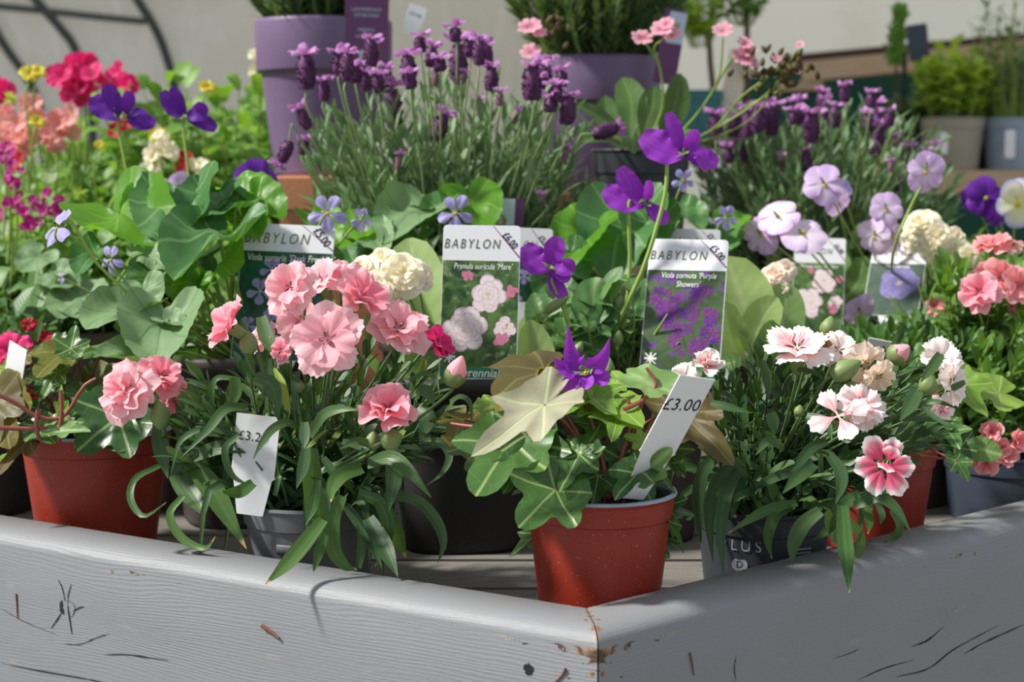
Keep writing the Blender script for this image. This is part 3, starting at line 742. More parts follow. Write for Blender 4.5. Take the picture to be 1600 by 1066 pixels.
def in_disc(c, r):
    a = rnd.random() * 2 * pi; q = sqrt(rnd.random()) * r
    return V(c) + V((cos(a) * q, sin(a) * q, 0))
def bush_shoots(mb, c, r0, H, spread, n, ll, lw, nodes=7, droop=.4, z0=0., **kw):
    for i in range(n):
        b = in_disc(c, r0); o = V((b.x - c[0], b.y - c[1], 0)) / max(r0, 1e-5)
        h = H * rnd.uniform(.55, 1.) * (1 - .25 * o.length)
        tip = V((c[0], c[1], c[2])) + V((o.x * spread, o.y * spread, h)); d = tip - b
        shoot(mb, b + d * .1, d, d.length * .9, nodes, ll, lw, droop, **kw)
def lav_plant(root, c, r0, zr, zt, spread, nst, leafl, heads, mat='lav', stemmat='lavstem'):
    """stems of narrow leaves from the pot; c = rim centre, zt = foliage top"""
    mb = MB()
    for i in range(nst):
        b = in_disc(c, r0); o = V((b.x - c[0], b.y - c[1], 0)) / r0
        h = (zt - c[2]) * rnd.uniform(.35, 1.) * (1 - .18 * o.length ** 2)
        tip = V(c) + V((o.x * spread, o.y * spread, h)); d = tip - b
        for j in range(11):
            s = (j + 1) / 11; p = b.lerp(tip, s)
            for k in range(2):
                a = j * 1.6 + k * pi + i; sd = V((cos(a), sin(a), 0))
                D = (d.normalized() * .95 + sd * rnd.uniform(.35, .95) * (1.2 - s * .5)).normalized(); l = leafl * rnd.uniform(.6, 1.15)
                blade(mb, [p, p + D * l * .5, p + D * l + V((0, 0, -l * .10 * rnd.random())) + sd * l * .10], leafl * .085 * rnd.uniform(.8, 1.2), nrm=(sd * -1 + V((0, 0, .6))), n=4, fold=.15, r=min(1, rnd.random() * .6 + .4 * (1 - s)))
        tube(mb, [b, b.lerp(tip, .5) + V((rnd.uniform(-.004, .004), 0, 0)), tip], .0011, .0008, 5, 4, 0, 1)
    mb.build('foliage', [G[mat], G[stemmat]], root)
    st = MB()
    for hd in heads:
        (cx, cy), (bx, by), Y = hd[0], hd[1], hd[2]
        top, bot = P(cx, cy, Y), P(bx, by, Y); L = (top - bot).length; d = (top - bot) / L
        small = hd[3] if len(hd) > 3 else 1.
        f = V((bot.x, bot.y, 0)); ctr = V((c[0], c[1], 0))
        if abs(d.z) > .5: base = V((c[0] + (bot.x - c[0]) * .45, c[1] + (bot.y - c[1]) * .4, c[2] + .02))
        else: base = V((c[0] + (bot.x - c[0]) * .5, c[1], c[2] + .02))
        r = min(.0082, max(.0052, L * .20)) * small; mb = MB(); M = frame(bot, d); rows = []; nn = 13; K_ = 16
        for i in range(nn):
            s = i / (nn - 1); env = (sin(pi * (s * .80 + .13)) ** .45)
            rows.append([M @ V((r * env * (1 + .17 * (1 if (i + j) % 2 else -1)) * cos(a), r * env * (1 + .17 * (1 if (i + j) % 2 else -1)) * sin(a), L * .82 * s)) for j, a in enumerate([2 * pi * j / K_ for j in range(K_)])])
        mb.grid(rows, [[(j / K_, i / nn) for j in range(K_)] for i in range(nn)], 0, 0, True)
        for q in range(60):                         # little bracts that rough up the spike
            a = rnd.random() * 6.28; s = rnd.random(); rr = r * (sin(pi * (s * .80 + .13)) ** .45)
            p0 = M @ V((rr * cos(a), rr * sin(a), L * .8 * s)); out = (M.to_3x3() @ V((cos(a), sin(a), .8))).normalized()
            blade(mb, [p0, p0 + out * r * .22, p0 + out * r * .42], r * .22, nrm=out.cross(V((.3, .2, .9))), n=2)
        o = mb.build('flower_spike', G['spike' if small > .75 else 'spike2'], root, org=bot)
        if len(hd) < 5:
            mc = MB(); Mt = frame(bot + d * L * .76, d, (rnd.random() - .5, rnd.random() - .5, .3)); lc = max(L * .40, .0115) * (1. if small > .7 else .65)
            for k in range(5):
                a = k * 1.256 + rnd.uniform(-.3, .3); T = Mt @ rotz(a) @ rotx(radians(rnd.uniform(48, 80)))
                fan(mc, T, lc * rnd.uniform(.75, 1.15), radians(30), cup=-.25, ruf=.14, nl=4, nt=6, claw=.5, drop=.28, edge=.35)
            mc.build('bract_crown', PT['lavc'], o, org=bot)
        tube(st, [base, base.lerp(bot, .55) + V((rnd.uniform(-.006, .006), rnd.uniform(-.006, .006), 0)), bot - d * L * .5 if abs(d.z) > .2 or True else bot, bot + d * .001], .0011, .0010, 5, 8)
    if heads: st.build('flower_stems', G[stemmat], root)
def leafy(root, c, r0, H, spread, nst, ll, lw, mat, prof=lance, per=7, nm='foliage', stem='stemg', droop=.25, fold=.2, hz=.75):
    mb = MB()
    for i in range(nst):
        b = in_disc(c, r0); o = V((b.x - c[0], b.y - c[1], 0)) / r0
        tip = V(c) + V((o.x * spread, o.y * spread, H * rnd.uniform(.5, 1.) * (1 - .2 * o.length)))
        tube(mb, [b, b.lerp(tip, .5) + V((rnd.uniform(-.01, .01), 0, 0)), tip], .0014, .0008, 5, 4, 0, 1)
        for j in range(per):
            s = .25 + .75 * j / (per - 1); p = b.lerp(tip, s); a = j * 2.4 + i; sd = V((cos(a), sin(a), .45 if j < per - 1 else 1.5)).normalized(); l = ll * rnd.uniform(.6, 1.15)
            if AVOID and blocked([p, p + sd * l * .5, p + sd * l]): continue
            blade(mb, [p, p + sd * l * .55, p + sd * l + V((0, 0, -l * droop * rnd.uniform(.3, 1.6)))], lw * rnd.uniform(.7, 1.15), prof, nrm=(0, -.2, hz), n=5, fold=fold)
    return mb.build(nm, [G[mat], G[stem]], root)
def hleaf(mb, base, tip, Yb, Yt, hint, R=None, cup=.12, droop=.15, mi=0, seg=40, rings=5, wid=1., nz=.05, r=None, fold=0.):
    """lobed or heart leaf from petiole pixel to tip pixel"""
    p, q = P(*base, Yb), P(*tip, Yt); y = q - p; L = y.length; y.normalize()
    z = V(hint); x = y.cross(z).normalized(); z = x.cross(y)
    M = Matrix(((x.x * L * wid, y.x * L, z.x * L, p.x), (x.y * L * wid, y.y * L, z.y * L, p.y), (x.z * L * wid, y.z * L, z.z * L, p.z), (0, 0, 0, 1)))
    polar(mb, M, R, rings, seg, lambda X, Y_, t, th: cup * t * t * .6 * abs(sin(th)) - droop * Y_ * abs(Y_) * .8 + fold * abs(X) + .02 * sin(th * 9) * t * t, r, mi, nz)
    return p
# ------------------------------------------------------------------ lettering and labels
def text_mb(mb, txt, size, M, mi=0, shear=0., space=1., align='CENTER', bold=0.):
    cu = bpy.data.curves.new('t', 'FONT'); cu.body = txt; cu.size = size; cu.shear = shear; cu.space_character = space
    cu.align_x = align; cu.align_y = 'CENTER'; cu.resolution_u = 3; cu.offset = bold
    ob = bpy.data.objects.new('t', cu); me = bpy.data.meshes.new_from_object(ob)
    b = len(mb.v)
    for v in me.vertices: mb.v.append(M @ v.co); mb.uv.append((0, 0)); mb.r.append(0)
    for p in me.polygons: mb.f.append(tuple(b + i for i in p.vertices)); mb.m.append(mi)
    bpy.data.objects.remove(ob); bpy.data.curves.remove(cu); bpy.data.meshes.remove(me)
def rrect(x0, x1, y0, y1, rr, n=5, corners=(1, 1, 1, 1)):
    pts = []
    for k, (cx, cy, a) in enumerate(((x1, y1, 0), (x0, y1, 90), (x0, y0, 180), (x1, y0, 270))):
        if corners[k]:
            sx = -1 if cx == x1 else 1; sy = -1 if cy == y1 else 1
            for i in range(n + 1):
                t = radians(a + 90 * i / n); pts.append((cx + sx * rr + rr * cos(t), cy + sy * rr + rr * sin(t)))
        else: pts.append((cx, cy))
    return pts
def slab(mb, M, pts, d, mi=0):
    f = [M @ V((x, y, 0)) for x, y in pts]; b = [M @ V((x, y, -d)) for x, y in pts]
    mb.poly(f, 0, mi); mb.poly(list(reversed(b)), 0, mi)
    n = len(f)
    for i in range(n): mb.poly([f[i], b[i], b[(i + 1) % n], f[(i + 1) % n]], 0, mi)
def sheet(mb, M, pts, z, mi=0): mb.poly([M @ V((x, y, z)) for x, y in pts], 0, mi)
def card_matrix(tl, tr, Ytl, Ytr, bl, Ybl):
    """label frame from its top-left, top-right and bottom-left pixels; origin at top-left, x right, y up, metres"""
    a, b, c = P(*tl, Ytl), P(*tr, Ytr), P(*bl, Ybl)
    x = (b - a); w_ = x.length; x.normalize(); y = (a - c); y -= x * y.dot(x); h = y.length; y.normalize(); z = x.cross(y)
    return Matrix(((x.x, y.x, z.x, a.x), (x.y, y.y, z.y, a.y), (x.z, y.z, z.z, a.z), (0, 0, 0, 1))), w_, h
def flag(mb, M, s):
    """the small print emblem of crossed bars on a square"""
    for a in (45, -45):
        c, q = cos(radians(a)), sin(radians(a))
        sheet(mb, M, [(s * (c * u - q * v) * .5, s * (q * u + c * v) * .5) for u, v in ((-1.25, -.10), (1.25, -.10), (1.25, .10), (-1.25, .10))], .00030)
    sheet(mb, M, [(-.5 * s, -.09 * s), (.5 * s, -.09 * s), (.5 * s, .09 * s), (-.5 * s, .09 * s)], .00031)
    sheet(mb, M, [(-.09 * s, -.5 * s), (.09 * s, -.5 * s), (.09 * s, .5 * s), (-.09 * s, .5 * s)], .00032)
def babylon(label, tl, tr, bl, Y3, price, sub, pic, art, head=.235, emblem=True, band=True, fs=1., group=None, stake=.035, subx=.5, suby=0.):
    M, w_, h = card_matrix(tl, tr, Y3[0], Y3[1], bl, Y3[2])
    o = M @ V((w_ / 2, -h, 0)); root = thing('plant_label', o, label, 'plant label', group)
    mb = MB(); slab(mb, M, rrect(0, w_, -h, 0, w_ * .055, corners=(1, 1, 0, 0)), .0006)
    slab(mb, M, [(w_ * .3, -h), (w_ * .45, -h - stake), (w_ * .55, -h - stake), (w_ * .7, -h)], .0006)
    mb.build('card', K['tagw'], root, smooth=False)
    hb = -h * head
    mb = MB(); sheet(mb, M, [(.0006, -h + .0006), (w_ - .0006, -h + .0006), (w_ - .0006, hb), (.0006, hb)], .00015)
    mb.build('picture', K[pic], root, smooth=False)
    art(root, M, w_, h, hb)
    mb = MB(); T = M @ Matrix.Translation((w_ * .375, hb * .54, .0003)) @ Matrix.Diagonal((.76, 1, 1, 1)); text_mb(mb, 'BABYLON', w_ * .172 * fs, T, 0, .22, 1.35)
    mb.build('heading', K['green_ink'], root, smooth=False)
    mb = MB(); sheet(mb, M, [(w_ * .64, -.0004), (w_ * .65, -.0004), (w_ - .0004, hb * .86), (w_ - .0004, hb * .92)], .0003)
    mb.build('corner_line', K['thinline'], root, smooth=False)
    mb = MB(); T = M @ Matrix.Translation((w_ * .865, hb * .42, .0003)) @ rotz(radians(-50)) @ Matrix.Diagonal((.80, 1, 1, 1)); text_mb(mb, price, w_ * .130, T, 0, 0, 1.0, bold=w_ * .002)
    mb.build('price', K['ink'], root, smooth=False)
    mb = MB()
    for i, s_ in enumerate(sub): text_mb(mb, s_, w_ * .108, M @ Matrix.Translation((w_ * subx, hb - w_ * (.075 + .115 * i) + suby, .0012)) @ Matrix.Diagonal((.76, 1, 1, 1)), 0, .18, 1.)
    mb.build('printed_text', K['white_ink'], root, smooth=False)
    if emblem:
        mb = MB(); E = M @ Matrix.Translation((w_ * .13, -h + w_ * .27, .0002)); flag(mb, E, w_ * .155)
        mb.build('flag_emblem', K['white_ink'], root, smooth=False)
    if band:
        mb = MB(); sheet(mb, M, [(.0006, -h + .0006), (w_ - .0006, -h + .0006), (w_ - .0006, -h + w_ * .145), (.0006, -h + w_ * .145)], .00035); mb.build('green_band', K['green_band'], root, smooth=False)
        mb = MB(); text_mb(mb, 'Perennial', w_ * .155, M @ Matrix.Translation((w_ * .50, -h + w_ * .070, .0005)), 0, .2, .98, bold=w_ * .001); mb.build('band_lettering', K['white_ink'], root, smooth=False)
    return root, M, w_
def art_blossoms(lst):
    def f(root, M, w_, h, hb):
        mb = MB(); zz = .0002
        for i, (x, y, r, mi) in enumerate(lst):
            for ly in range(4):
                n = 6
                for k in range(n):
                    zz += .0000012
                    Q = M @ Matrix.Translation((x * w_ + rnd.uniform(-.02, .02) * w_, -y * w_ + rnd.uniform(-.02, .02) * w_, zz)) @ rotz(2 * pi * (k + ly * .5) / n + rnd.random() * .9) @ Matrix.Diagonal((1, 1, 0, 1))
                    fan(mb, Q, r * w_ * (1 - .23 * ly) * rnd.uniform(.9, 1.05), radians(34), nl=4, nt=8, mi=mi, edge=.3)
        mb.build('printed_blooms', [PT['prt'], PT['prt2'], PT['prt3'], PT['sororia'], PT['violetd']], root)
    return f
PT['prt'] = petalmat('printed_blush_petal', [(.0, (.60, .40, .12)), (.2, (.66, .44, .34)), (.5, (.74, .60, .60)), (.85, (.80, .70, .72)), (1., (.46, .28, .40))], (.84, .78, .78), .5, trans=0)
PT['prt2'] = petalmat('printed_rose_bud', [(.0, (.50, .16, .24)), (1., (.62, .22, .34))], (.35, .08, .16), .5, trans=0)
PT['prt3'] = petalmat('printed_purple_petal', [(.0, (.3, .2, .4)), (.10, (.03, .005, .08)), (.7, (.08, .014, .17)), (1., (.12, .025, .20))], (.035, .004, .10), .6, trans=0, c2=(.20, .035, .21))
def price_tag(label, tl, tr, br, bl, Y4, text, tpos, tsize, tilt_txt=0., group=None, notch=True, shear=.0):
    M, w_, h = card_matrix(tl, tr, Y4[0], Y4[1], bl, Y4[2])
    root = thing('price_tag', M @ V((w_ / 2, -h, 0)), label, 'price tag', group)
    mb = MB(); k = h * .60
    pts = [(w_, 0), (0, 0), (0, -k), (-.0008 if notch else 0, -k - .001), (w_ * .06, -k - .003), (w_ * .22, -h), (w_ * .82, -h), (w_ * .95, -k - .003), (w_ * 1.03 if notch else w_, -k - .001), (w_, -k)]
    slab(mb, M, pts, .0007); mb.build('card', K['white'], root, smooth=False)
    mb = MB(); text_mb(mb, text, w_ * tsize, M @ Matrix.Translation((w_ * tpos[0], -w_ * tpos[1], .0003)) @ rotz(tilt_txt), 0, shear, 1.05); mb.build('price', K['ink'], root, smooth=False)
    return root
# ================================================================== FRONT ROW
def cpx(px, Y, z=0.): return V(((px - 800) / FPX * Y, Y, z))
AVOID += [(1000, 1112, 590, 782, 1.06), (372, 455, 640, 812, 1.155), (372, 470, 800, 880, 1.13)]
# ---- ivy in the red-brown pot at the corner
c = cpx(939, 1.07); ivy = thing('potted_ivy', c, 'potted ivy in the red-brown pot standing in the table corner, one large faded leaf', 'potted plant', 'ivies in red-brown pots')
round_pot(ivy, c, .052, .097, 'red', 'bluegrey')
hub = c + V((.004, -.002, .085))
IV = [  # base px, tip px, Y base, Y tip, normal hint, material, kind (sharp, long), width, droop
 ((850, 632), (735, 706), 1.01, .985, (-.1, -.75, .75), 2, (1, 1.), .60, .12),
 ((852, 580), (765, 606), 1.08, 1.03, (-.1, -.28, .95), 3, (0, .9), .8, .15),
 ((825, 595), (765, 635), 1.09, 1.04, (-.5, -.5, .5), 4, (0, .9), .5, .2),
 ((822, 680), (832, 782), 1.04, 1.01, (.05, -.95, .35), 5, (1, 1.), .82, .05),
 ((800, 690), (742, 768), 1.04, 1.00, (-.3, -.8, .4), 0, (0, 1.), .9, .1),
 ((772, 690), (738, 735), 1.08, 1.04, (-.4, -.8, .4), 0, (0, 1.), .9, .1),
 ((868, 765), (808, 824), 1.01, .985, (-.1, -.9, .4), 0, (0, .95), .95, .12),
 ((806, 742), (786, 770), 1.03, 1.02, (-.1, -.8, .6), 5, (0, 1), .8, .1),
 ((915, 622), (862, 640), 1.07, 1.03, (-.1, -.55, .8), 1, (1, 1.), 1., .15),
 ((925, 628), (985, 596), 1.07, 1.08, (.0, -.6, .8), 1, (1, .9), .8, .0),
 ((950, 632), (1003, 655), 1.07, 1.03, (.1, -.5, .8), 1, (1, 1.), 1., .15),
 ((965, 650), (955, 690), 1.05, 1.02, (0, -.8, .5), 1, (1, .9), .8, .1),
 ((1012, 598), (1090, 625), 1.06, 1.04, (.1, -.55, .8), 6, (0, 1.), .60, .05),
 ((1012, 600), (990, 576), 1.08, 1.10, (.1, -.7, .6), 6, (0, .9), .5, .05),
 ((1060, 640), (1145, 722), 1.12, 1.08, (.1, -.85, .4), 3, (0, 1.), .50, .1),
 ((1045, 655), (1045, 710), 1.13, 1.11, (-.2, -.9, .3), 3, (0, 1.), .7, .1),
 ((1045, 640), (1040, 606), 1.13, 1.14, (0, -.9, .4), 4, (1, 1.), .8, .1),
 ((905, 712), (869, 760), 1.03, 1.00, (-.3, -.8, .5), 5, (1, .9), .75, .35),
 ((905, 712), (935, 722), 1.03, 1.02, (.2, -.9, .4), 0, (0, 1.), .9, .1),
 ((990, 728), (945, 770), 1.06, 1.04, (0, -.95, .3), 0, (0, .9), 1.1, .1),
 ((1000, 735), (957, 772), 1.03, 1.00, (-.1, -.5, .85), 5, (0, .9), .6, .3),
 ((1010, 735), (1051, 700), 1.03, 1.02, (.2, -.9, .4), 6, (0, 1.), .65, .0),
 ((1004, 690), (975, 680), 1.05, 1.05, (0, -.9, .4), 1, (0, 1.), .8, .1),
 ((940, 662), (915, 700), 1.06, 1.04, (-.2, -.9, .3), 0, (1, 1.), .9, .1),
 ((870, 700), (845, 745), 1.07, 1.05, (-.1, -.9, .3), 0, (0, 1.), 1., .1),
 ((880, 650), (905, 690), 1.09, 1.06, (.1, -.9, .3), 0, (1, 1.), .9, .1),
 ((925, 660), (960, 690), 1.09, 1.07, (.1, -.9, .3), 0, (1, 1.), .9, .1),
 ((880, 610), (905, 590), 1.10, 1.11, (.1, -.8, .6), 5, (1, 1.), .8, .1),
 ((770, 630), (748, 660), 1.10, 1.07, (-.3, -.8, .4), 1, (1, .9), .6, .1),
 ((725, 655), (705, 690), 1.14, 1.11, (-.1, -.8, .6), 4, (0, 1.), .8, .1),
 ((720, 690), (740, 715), 1.14, 1.11, (.1, -.8, .6), 4, (0, 1.), .7, .1),
 ((935, 745), (925, 790), 1.05, 1.035, (0, -.8, .5), 0, (0, .9), 1., .1),
 ((975, 600), (955, 575), 1.10, 1.12, (0, -.7, .6), 1, (1, 1.), .8, .1),
 ((1040, 700), (1070, 745), 1.12, 1.10, (.2, -.8, .4), 0, (1, 1.), .9, .1),
]
IVM = [G['ivy'], G['ivy_light'], G['ivy_grey'], G['ivy_brown'], G['ivy_yellow'], G['ivy'], G['auricula_green']]
def ivy_leaves(root, L, hub, mats, extra=0, c=None, rr=.05, zz=(.02, .09)):
    mb = MB(); st = MB()
    for b, t, Yb, Yt, hint, mi, (sh_, lo), wd, dr in L:
        p = hleaf(mb, b, t, Yb, Yt, hint, R_ivy(sh_, lo), .14, dr, mi, 48, 5, wd * 1.05, nz=.09)
        q = hub + V((rnd.uniform(-.014, .014), rnd.uniform(-.012, .012), 0)); m = q.lerp(p, .5) + V((0, rnd.uniform(-.004, .012), .012))
        tube(st, [q, m, p], .0011, .0008, 6, 8)
    for i in range(extra):
        a = rnd.uniform(-.35, pi + .35); d = V((cos(a), sin(a), 0)); p = hub + d * rr * rnd.uniform(.3, 1.) + V((0, 0, rnd.uniform(*zz) - .03))
        if blocked([p]): continue
        y = (d * .8 + V((rnd.uniform(-.5, .5), rnd.uniform(-.5, .5), rnd.uniform(-.9, .2)))).normalized(); z = (d * .4 + V((0, -.3, .8))); x = y.cross(z).normalized(); z = x.cross(y); l = rnd.uniform(.014, .026)
        M = Matrix(((x.x * l, y.x * l, z.x * l, p.x), (x.y * l, y.y * l, z.y * l, p.y), (x.z * l, y.z * l, z.z * l, p.z), (0, 0, 0, 1)))
        polar(mb, M, R_ivy(rnd.random(), 1.), 4, 30, lambda X, Y_, t, th: .1 * t - .15 * Y_ * abs(Y_), None, rnd.choice((0, 0, 0, 5, 1)), .09)
        tube(st, [hub, hub.lerp(p, .5) + V((0, 0, .008)), p], .0009, .0007, 5, 5)
    mb.build('foliage', mats, root); st.build('stems', G['stemr'], root)
ivy_leaves(ivy, IV, hub, IVM, 34, c, .05, (.005, .075))
st = Stems()
for L in ([(945, 778), (935, 745), (915, 700), (890, 655), (868, 615)], [(948, 778), (942, 720), (925, 660), (915, 625)], [(952, 778), (985, 720), (1005, 680), (1035, 655), (1048, 640)], [(950, 775), (975, 700), (985, 660), (982, 625)], [(975, 640), (1005, 625), (1025, 600), (1010, 575)], [(745, 668), (722, 665), (705, 662)], [(760, 690), (735, 684), (712, 688)], [(940, 760), (920, 715), (885, 690)], [(955, 770), (1000, 700), (1030, 690)]):
    tube(st, px_path(L, 1.05, 1.06), .0017, .0011, 7, 12)
st.build('woody_stem', G['stemr'], ivy)

# ---- ivy in the left red-brown pot
c = cpx(141, 1.303); ivl = thing('potted_ivy', c, 'potted ivy in the wide red-brown pot at the left end of the front row', 'potted plant', 'ivies in red-brown pots')
round_pot(ivl, c, .0625, .102, 'red', 'bluegrey')
hub2 = c + V((-.012, -.01, .095))
IL = [
 ((185, 650), (112, 708), 1.24, 1.22, (-.1, -.9, .4), 0, (0, .9), 1.1, .08), ((172, 655), (205, 700), 1.25, 1.22, (.1, -.9, .4), 0, (0, 1.), 1.2, .1),
 ((110, 545), (118, 506), 1.26, 1.27, (0, -.9, .35), 5, (1, 1.), 1., .1), ((100, 550), (55, 585), 1.28, 1.25, (-.2, -.7, .6), 4, (0, 1.), .9, .1),
 ((90, 580), (60, 625), 1.27, 1.25, (-.2, -.8, .5), 0, (1, 1.), .7, .1), ((120, 560), (160, 540), 1.27, 1.28, (0, -.4, .9), 5, (0, 1.), .7, .2), ((160, 550), (215, 537), 1.28, 1.29, (0, -.35, .9), 6, (0, 1.), .6, .2),
 ((30, 600), (0, 620), 1.28, 1.26, (-.3, -.8, .5), 3, (0, 1.), .8, .1), ((5, 625), (12, 700), 1.25, 1.22, (-.2, -.9, .3), 4, (0, 1.), .8, .1), ((-10, 625), (-20, 705), 1.25, 1.22, (-.2, -.9, .3), 3, (0, 1.), .9, .1),
 ((20, 570), (8, 592), 1.29, 1.28, (0, -.8, .6), 1, (1, 1.), 1., .1), ((45, 690), (-5, 725), 1.25, 1.21, (0, -.6, .7), 3, (0, 1.), .45, .3), ((140, 620), (110, 650), 1.26, 1.24, (0, -.8, .5), 0, (1, 1.), 1.2, .1),
 ((150, 600), (130, 570), 1.29, 1.30, (0, -.8, .5), 5, (1, 1.), 1., .1), ((100, 600), (95, 570), 1.28, 1.29, (0, -.8, .5), 5, (1, 1.), .7, .1), ((97, 645), (95, 600), 1.24, 1.245, (0, -.9, .3), 1, (1, 1.), .4, .1),
 ((92, 672), (140, 671), 1.22, 1.21, (0, -.5, .8), 6, (0, 1.), .5, .1), ((60, 640), (30, 655), 1.26, 1.25, (0, -.8, .5), 0, (1, 1.), 1., .1), ((150, 590), (185, 610), 1.29, 1.27, (.2, -.8, .4), 4, (0, 1.), .8, .1),
 ((35, 560), (60, 545), 1.3, 1.3, (0, -.8, .5), 4, (0, 1.), .8, .1), ((210, 590), (240, 620), 1.3, 1.28, (.2, -.8, .4), 3, (0, 1.), .8, .1), ((75, 600), (40, 590), 1.28, 1.28, (0, -.8, .6), 0, (0, 1.), .9, .1), ((85, 545), (105, 575), 1.30, 1.28, (.1, -.9, .3), 0, (1, 1.), 1., .1),
 ((125, 640), (150, 665), 1.27, 1.25, (.1, -.9, .3), 0, (1, 1.), 1.1, .1), ((60, 665), (85, 690), 1.24, 1.22, (.1, -.8, .5), 0, (0, 1.), .8, .1), ((200, 620), (225, 660), 1.29, 1.26, (.1, -.9, .3), 0, (1, 1.), 1., .1)]
ivy_leaves(ivl, IL, hub2, IVM, 40, c, .06, (.01, .085))
st = Stems()
for L in ([(0, 618), (25, 630), (55, 650), (85, 655), (105, 645), (130, 605), (150, 592)], [(92, 690), (94, 665), (96, 640), (95, 610)], [(60, 640), (57, 665), (62, 685), (75, 690), (95, 675)], [(-10, 668), (35, 670), (80, 668), (110, 655)]):
    tube(st, px_path(L, 1.22, 1.23), .0019, .0013, 7, 14)
st.build('woody_stem', G['stemr'], ivl)

# ---- pink carnation in the grey pot
c = cpx(481, 1.185); car = thing('potted_carnation', c, 'large pink carnation in the mid-grey pot, strap leaves spilling over the table edge', 'potted plant')
round_pot(car, c, .0525, .068, 'grey', notch=True, taper=.80, fill=.9)
FR = c + V((0, 0, .06)); st = Stems(); mb = MB()
def strapL(L, w_, Y0, Y1, mi=0, fold=.22, nrm=(0, -1, .5), prof=strap, n=14, tw=0., to=None):
    to = mb if to is None else to
    if L[-1][1] > 845: Y1 = min(Y0 + .035, .266 * FPX / (L[-1][1] - HZ))
    blade(to, px_path(L, Y0, Y1), w_ * .5 * mpp((Y0 + Y1) / 2), prof, nrm, fold, n, mi=mi, m=2, twist=tw)
for a in [
 ([(470, 670), (448, 661), (425, 672), (408, 695), (395, 719)], 15, 1.09, 1.05, 0), ([(398, 590), (425, 605), (437, 650)], 27, 1.08, 1.08, 0), ([(476, 660), (476, 682), (475, 702)], 18, 1.04, 1.03, 0),
 ([(478, 700), (474, 730), (463, 764)], 20, 1.06, 1.05, 0), ([(485, 700), (490, 760), (500, 810), (506, 856)], 34, 1.07, 1.05, 1), ([(484, 682), (505, 650), (530, 640), (562, 641)], 18, 1.08, 1.06, 0),
 ([(575, 725), (610, 716), (640, 738), (674, 778)], 25, 1.07, 1.04, 0), ([(566, 732), (535, 742), (520, 762), (517, 785)], 27, 1.07, 1.04, 1), ([(535, 775), (521, 815), (522, 860), (540, 885), (558, 890)], 24, 1.07, 1.03, 1),
 ([(505, 812), (475, 850), (445, 885), (414, 914)], 27, 1.07, 1.02, 1), ([(508, 835), (500, 860), (489, 896)], 18, 1.06, 1.04, 1), ([(612, 700), (616, 745), (607, 800)], 28, 1.09, 1.08, 0), ([(600, 775), (650, 782), (682, 815), (693, 850), (684, 880)], 19, 1.1, 1.06, 0),
 ([(560, 772), (592, 785), (606, 820), (600, 860), (586, 884)], 22, 1.08, 1.04, 1), ([(600, 790), (618, 830), (634, 872)], 26, 1.09, 1.06, 1), ([(575, 810), (600, 855), (622, 902)], 30, 1.09, 1.06, 0), ([(540, 790), (575, 840), (598, 890)], 18, 1.10, 1.07, 0),
 ([(655, 690), (685, 690), (702, 712), (692, 738), (665, 760)], 13, 1.12, 1.09, 0), ([(640, 595), (662, 584), (680, 592), (687, 618)], 9, 1.12, 1.1, 0), ([(703, 628), (720, 620), (735, 632), (737, 674)], 9, 1.1, 1.08, 0),
 ([(296, 722), (325, 755), (352, 800), (385, 858)], 36, 1.17, 1.10, 1), ([(272, 725), (290, 755), (308, 782), (320, 808)], 42, 1.19, 1.15, 0), ([(248, 662), (252, 700), (262, 748)], 27, 1.2, 1.18, 0), ([(388, 636), (352, 640), (325, 672), (284, 714)], 17, 1.13, 1.10, 0),
 ([(372, 680), (322, 670), (282, 690), (267, 742)], 11, 1.14, 1.13, 0), ([(250, 728), (212, 748), (204, 780), (225, 807), (260, 785)], 12, 1.16, 1.12, 1), ([(286, 775), (265, 805), (285, 842), (320, 857), (337, 838)], 14, 1.15, 1.12, 1),
 ([(374, 680), (352, 702), (362, 742), (395, 762)], 12, 1.12, 1.12, 0), ([(370, 592), (338, 592), (331, 620), (338, 655)], 10, 1.14, 1.14, 0), ([(367, 590), (368, 612), (362, 640)], 22, 1.13, 1.13, 1), ([(396, 755), (372, 770), (345, 768)], 22, 1.1, 1.08, 1),
 ([(300, 715), (345, 700), (385, 708)], 24, 1.16, 1.14, 0), ([(408, 495), (418, 530), (440, 562)], 24, 1.13, 1.11, 0), ([(420, 560), (418, 600), (414, 640)], 14, 1.12, 1.11, 0), ([(430, 775), (436, 745), (432, 770)], 10, 1.1, 1.09, 0),
 ([(650, 640), (668, 655), (655, 690)], 30, 1.13, 1.11, 0), ([(650, 618), (665, 612), (680, 635)], 22, 1.13, 1.11, 0), ([(535, 690), (570, 700), (560, 708)], 14, 1.06, 1.05, 0), ([(588, 700), (560, 690), (530, 702)], 15, 1.05, 1.03, 0),
 ([(450, 640), (440, 600), (425, 570)], 14, 1.1, 1.12, 0), ([(460, 640), (462, 600), (470, 575)], 12, 1.1, 1.12, 0), ([(500, 860), (520, 800), (545, 770)], 12, 1.1, 1.1, 0), ([(560, 888), (565, 850), (556, 820)], 14, 1.09, 1.09, 1),
 ([(490, 740), (510, 770), (515, 800)], 16, 1.08, 1.07, 0), ([(505, 715), (520, 740), (525, 770)], 14, 1.08, 1.07, 0), ([(497, 750), (490, 790), (478, 820)], 16, 1.07, 1.06, 1)]:
    strapL(*a)
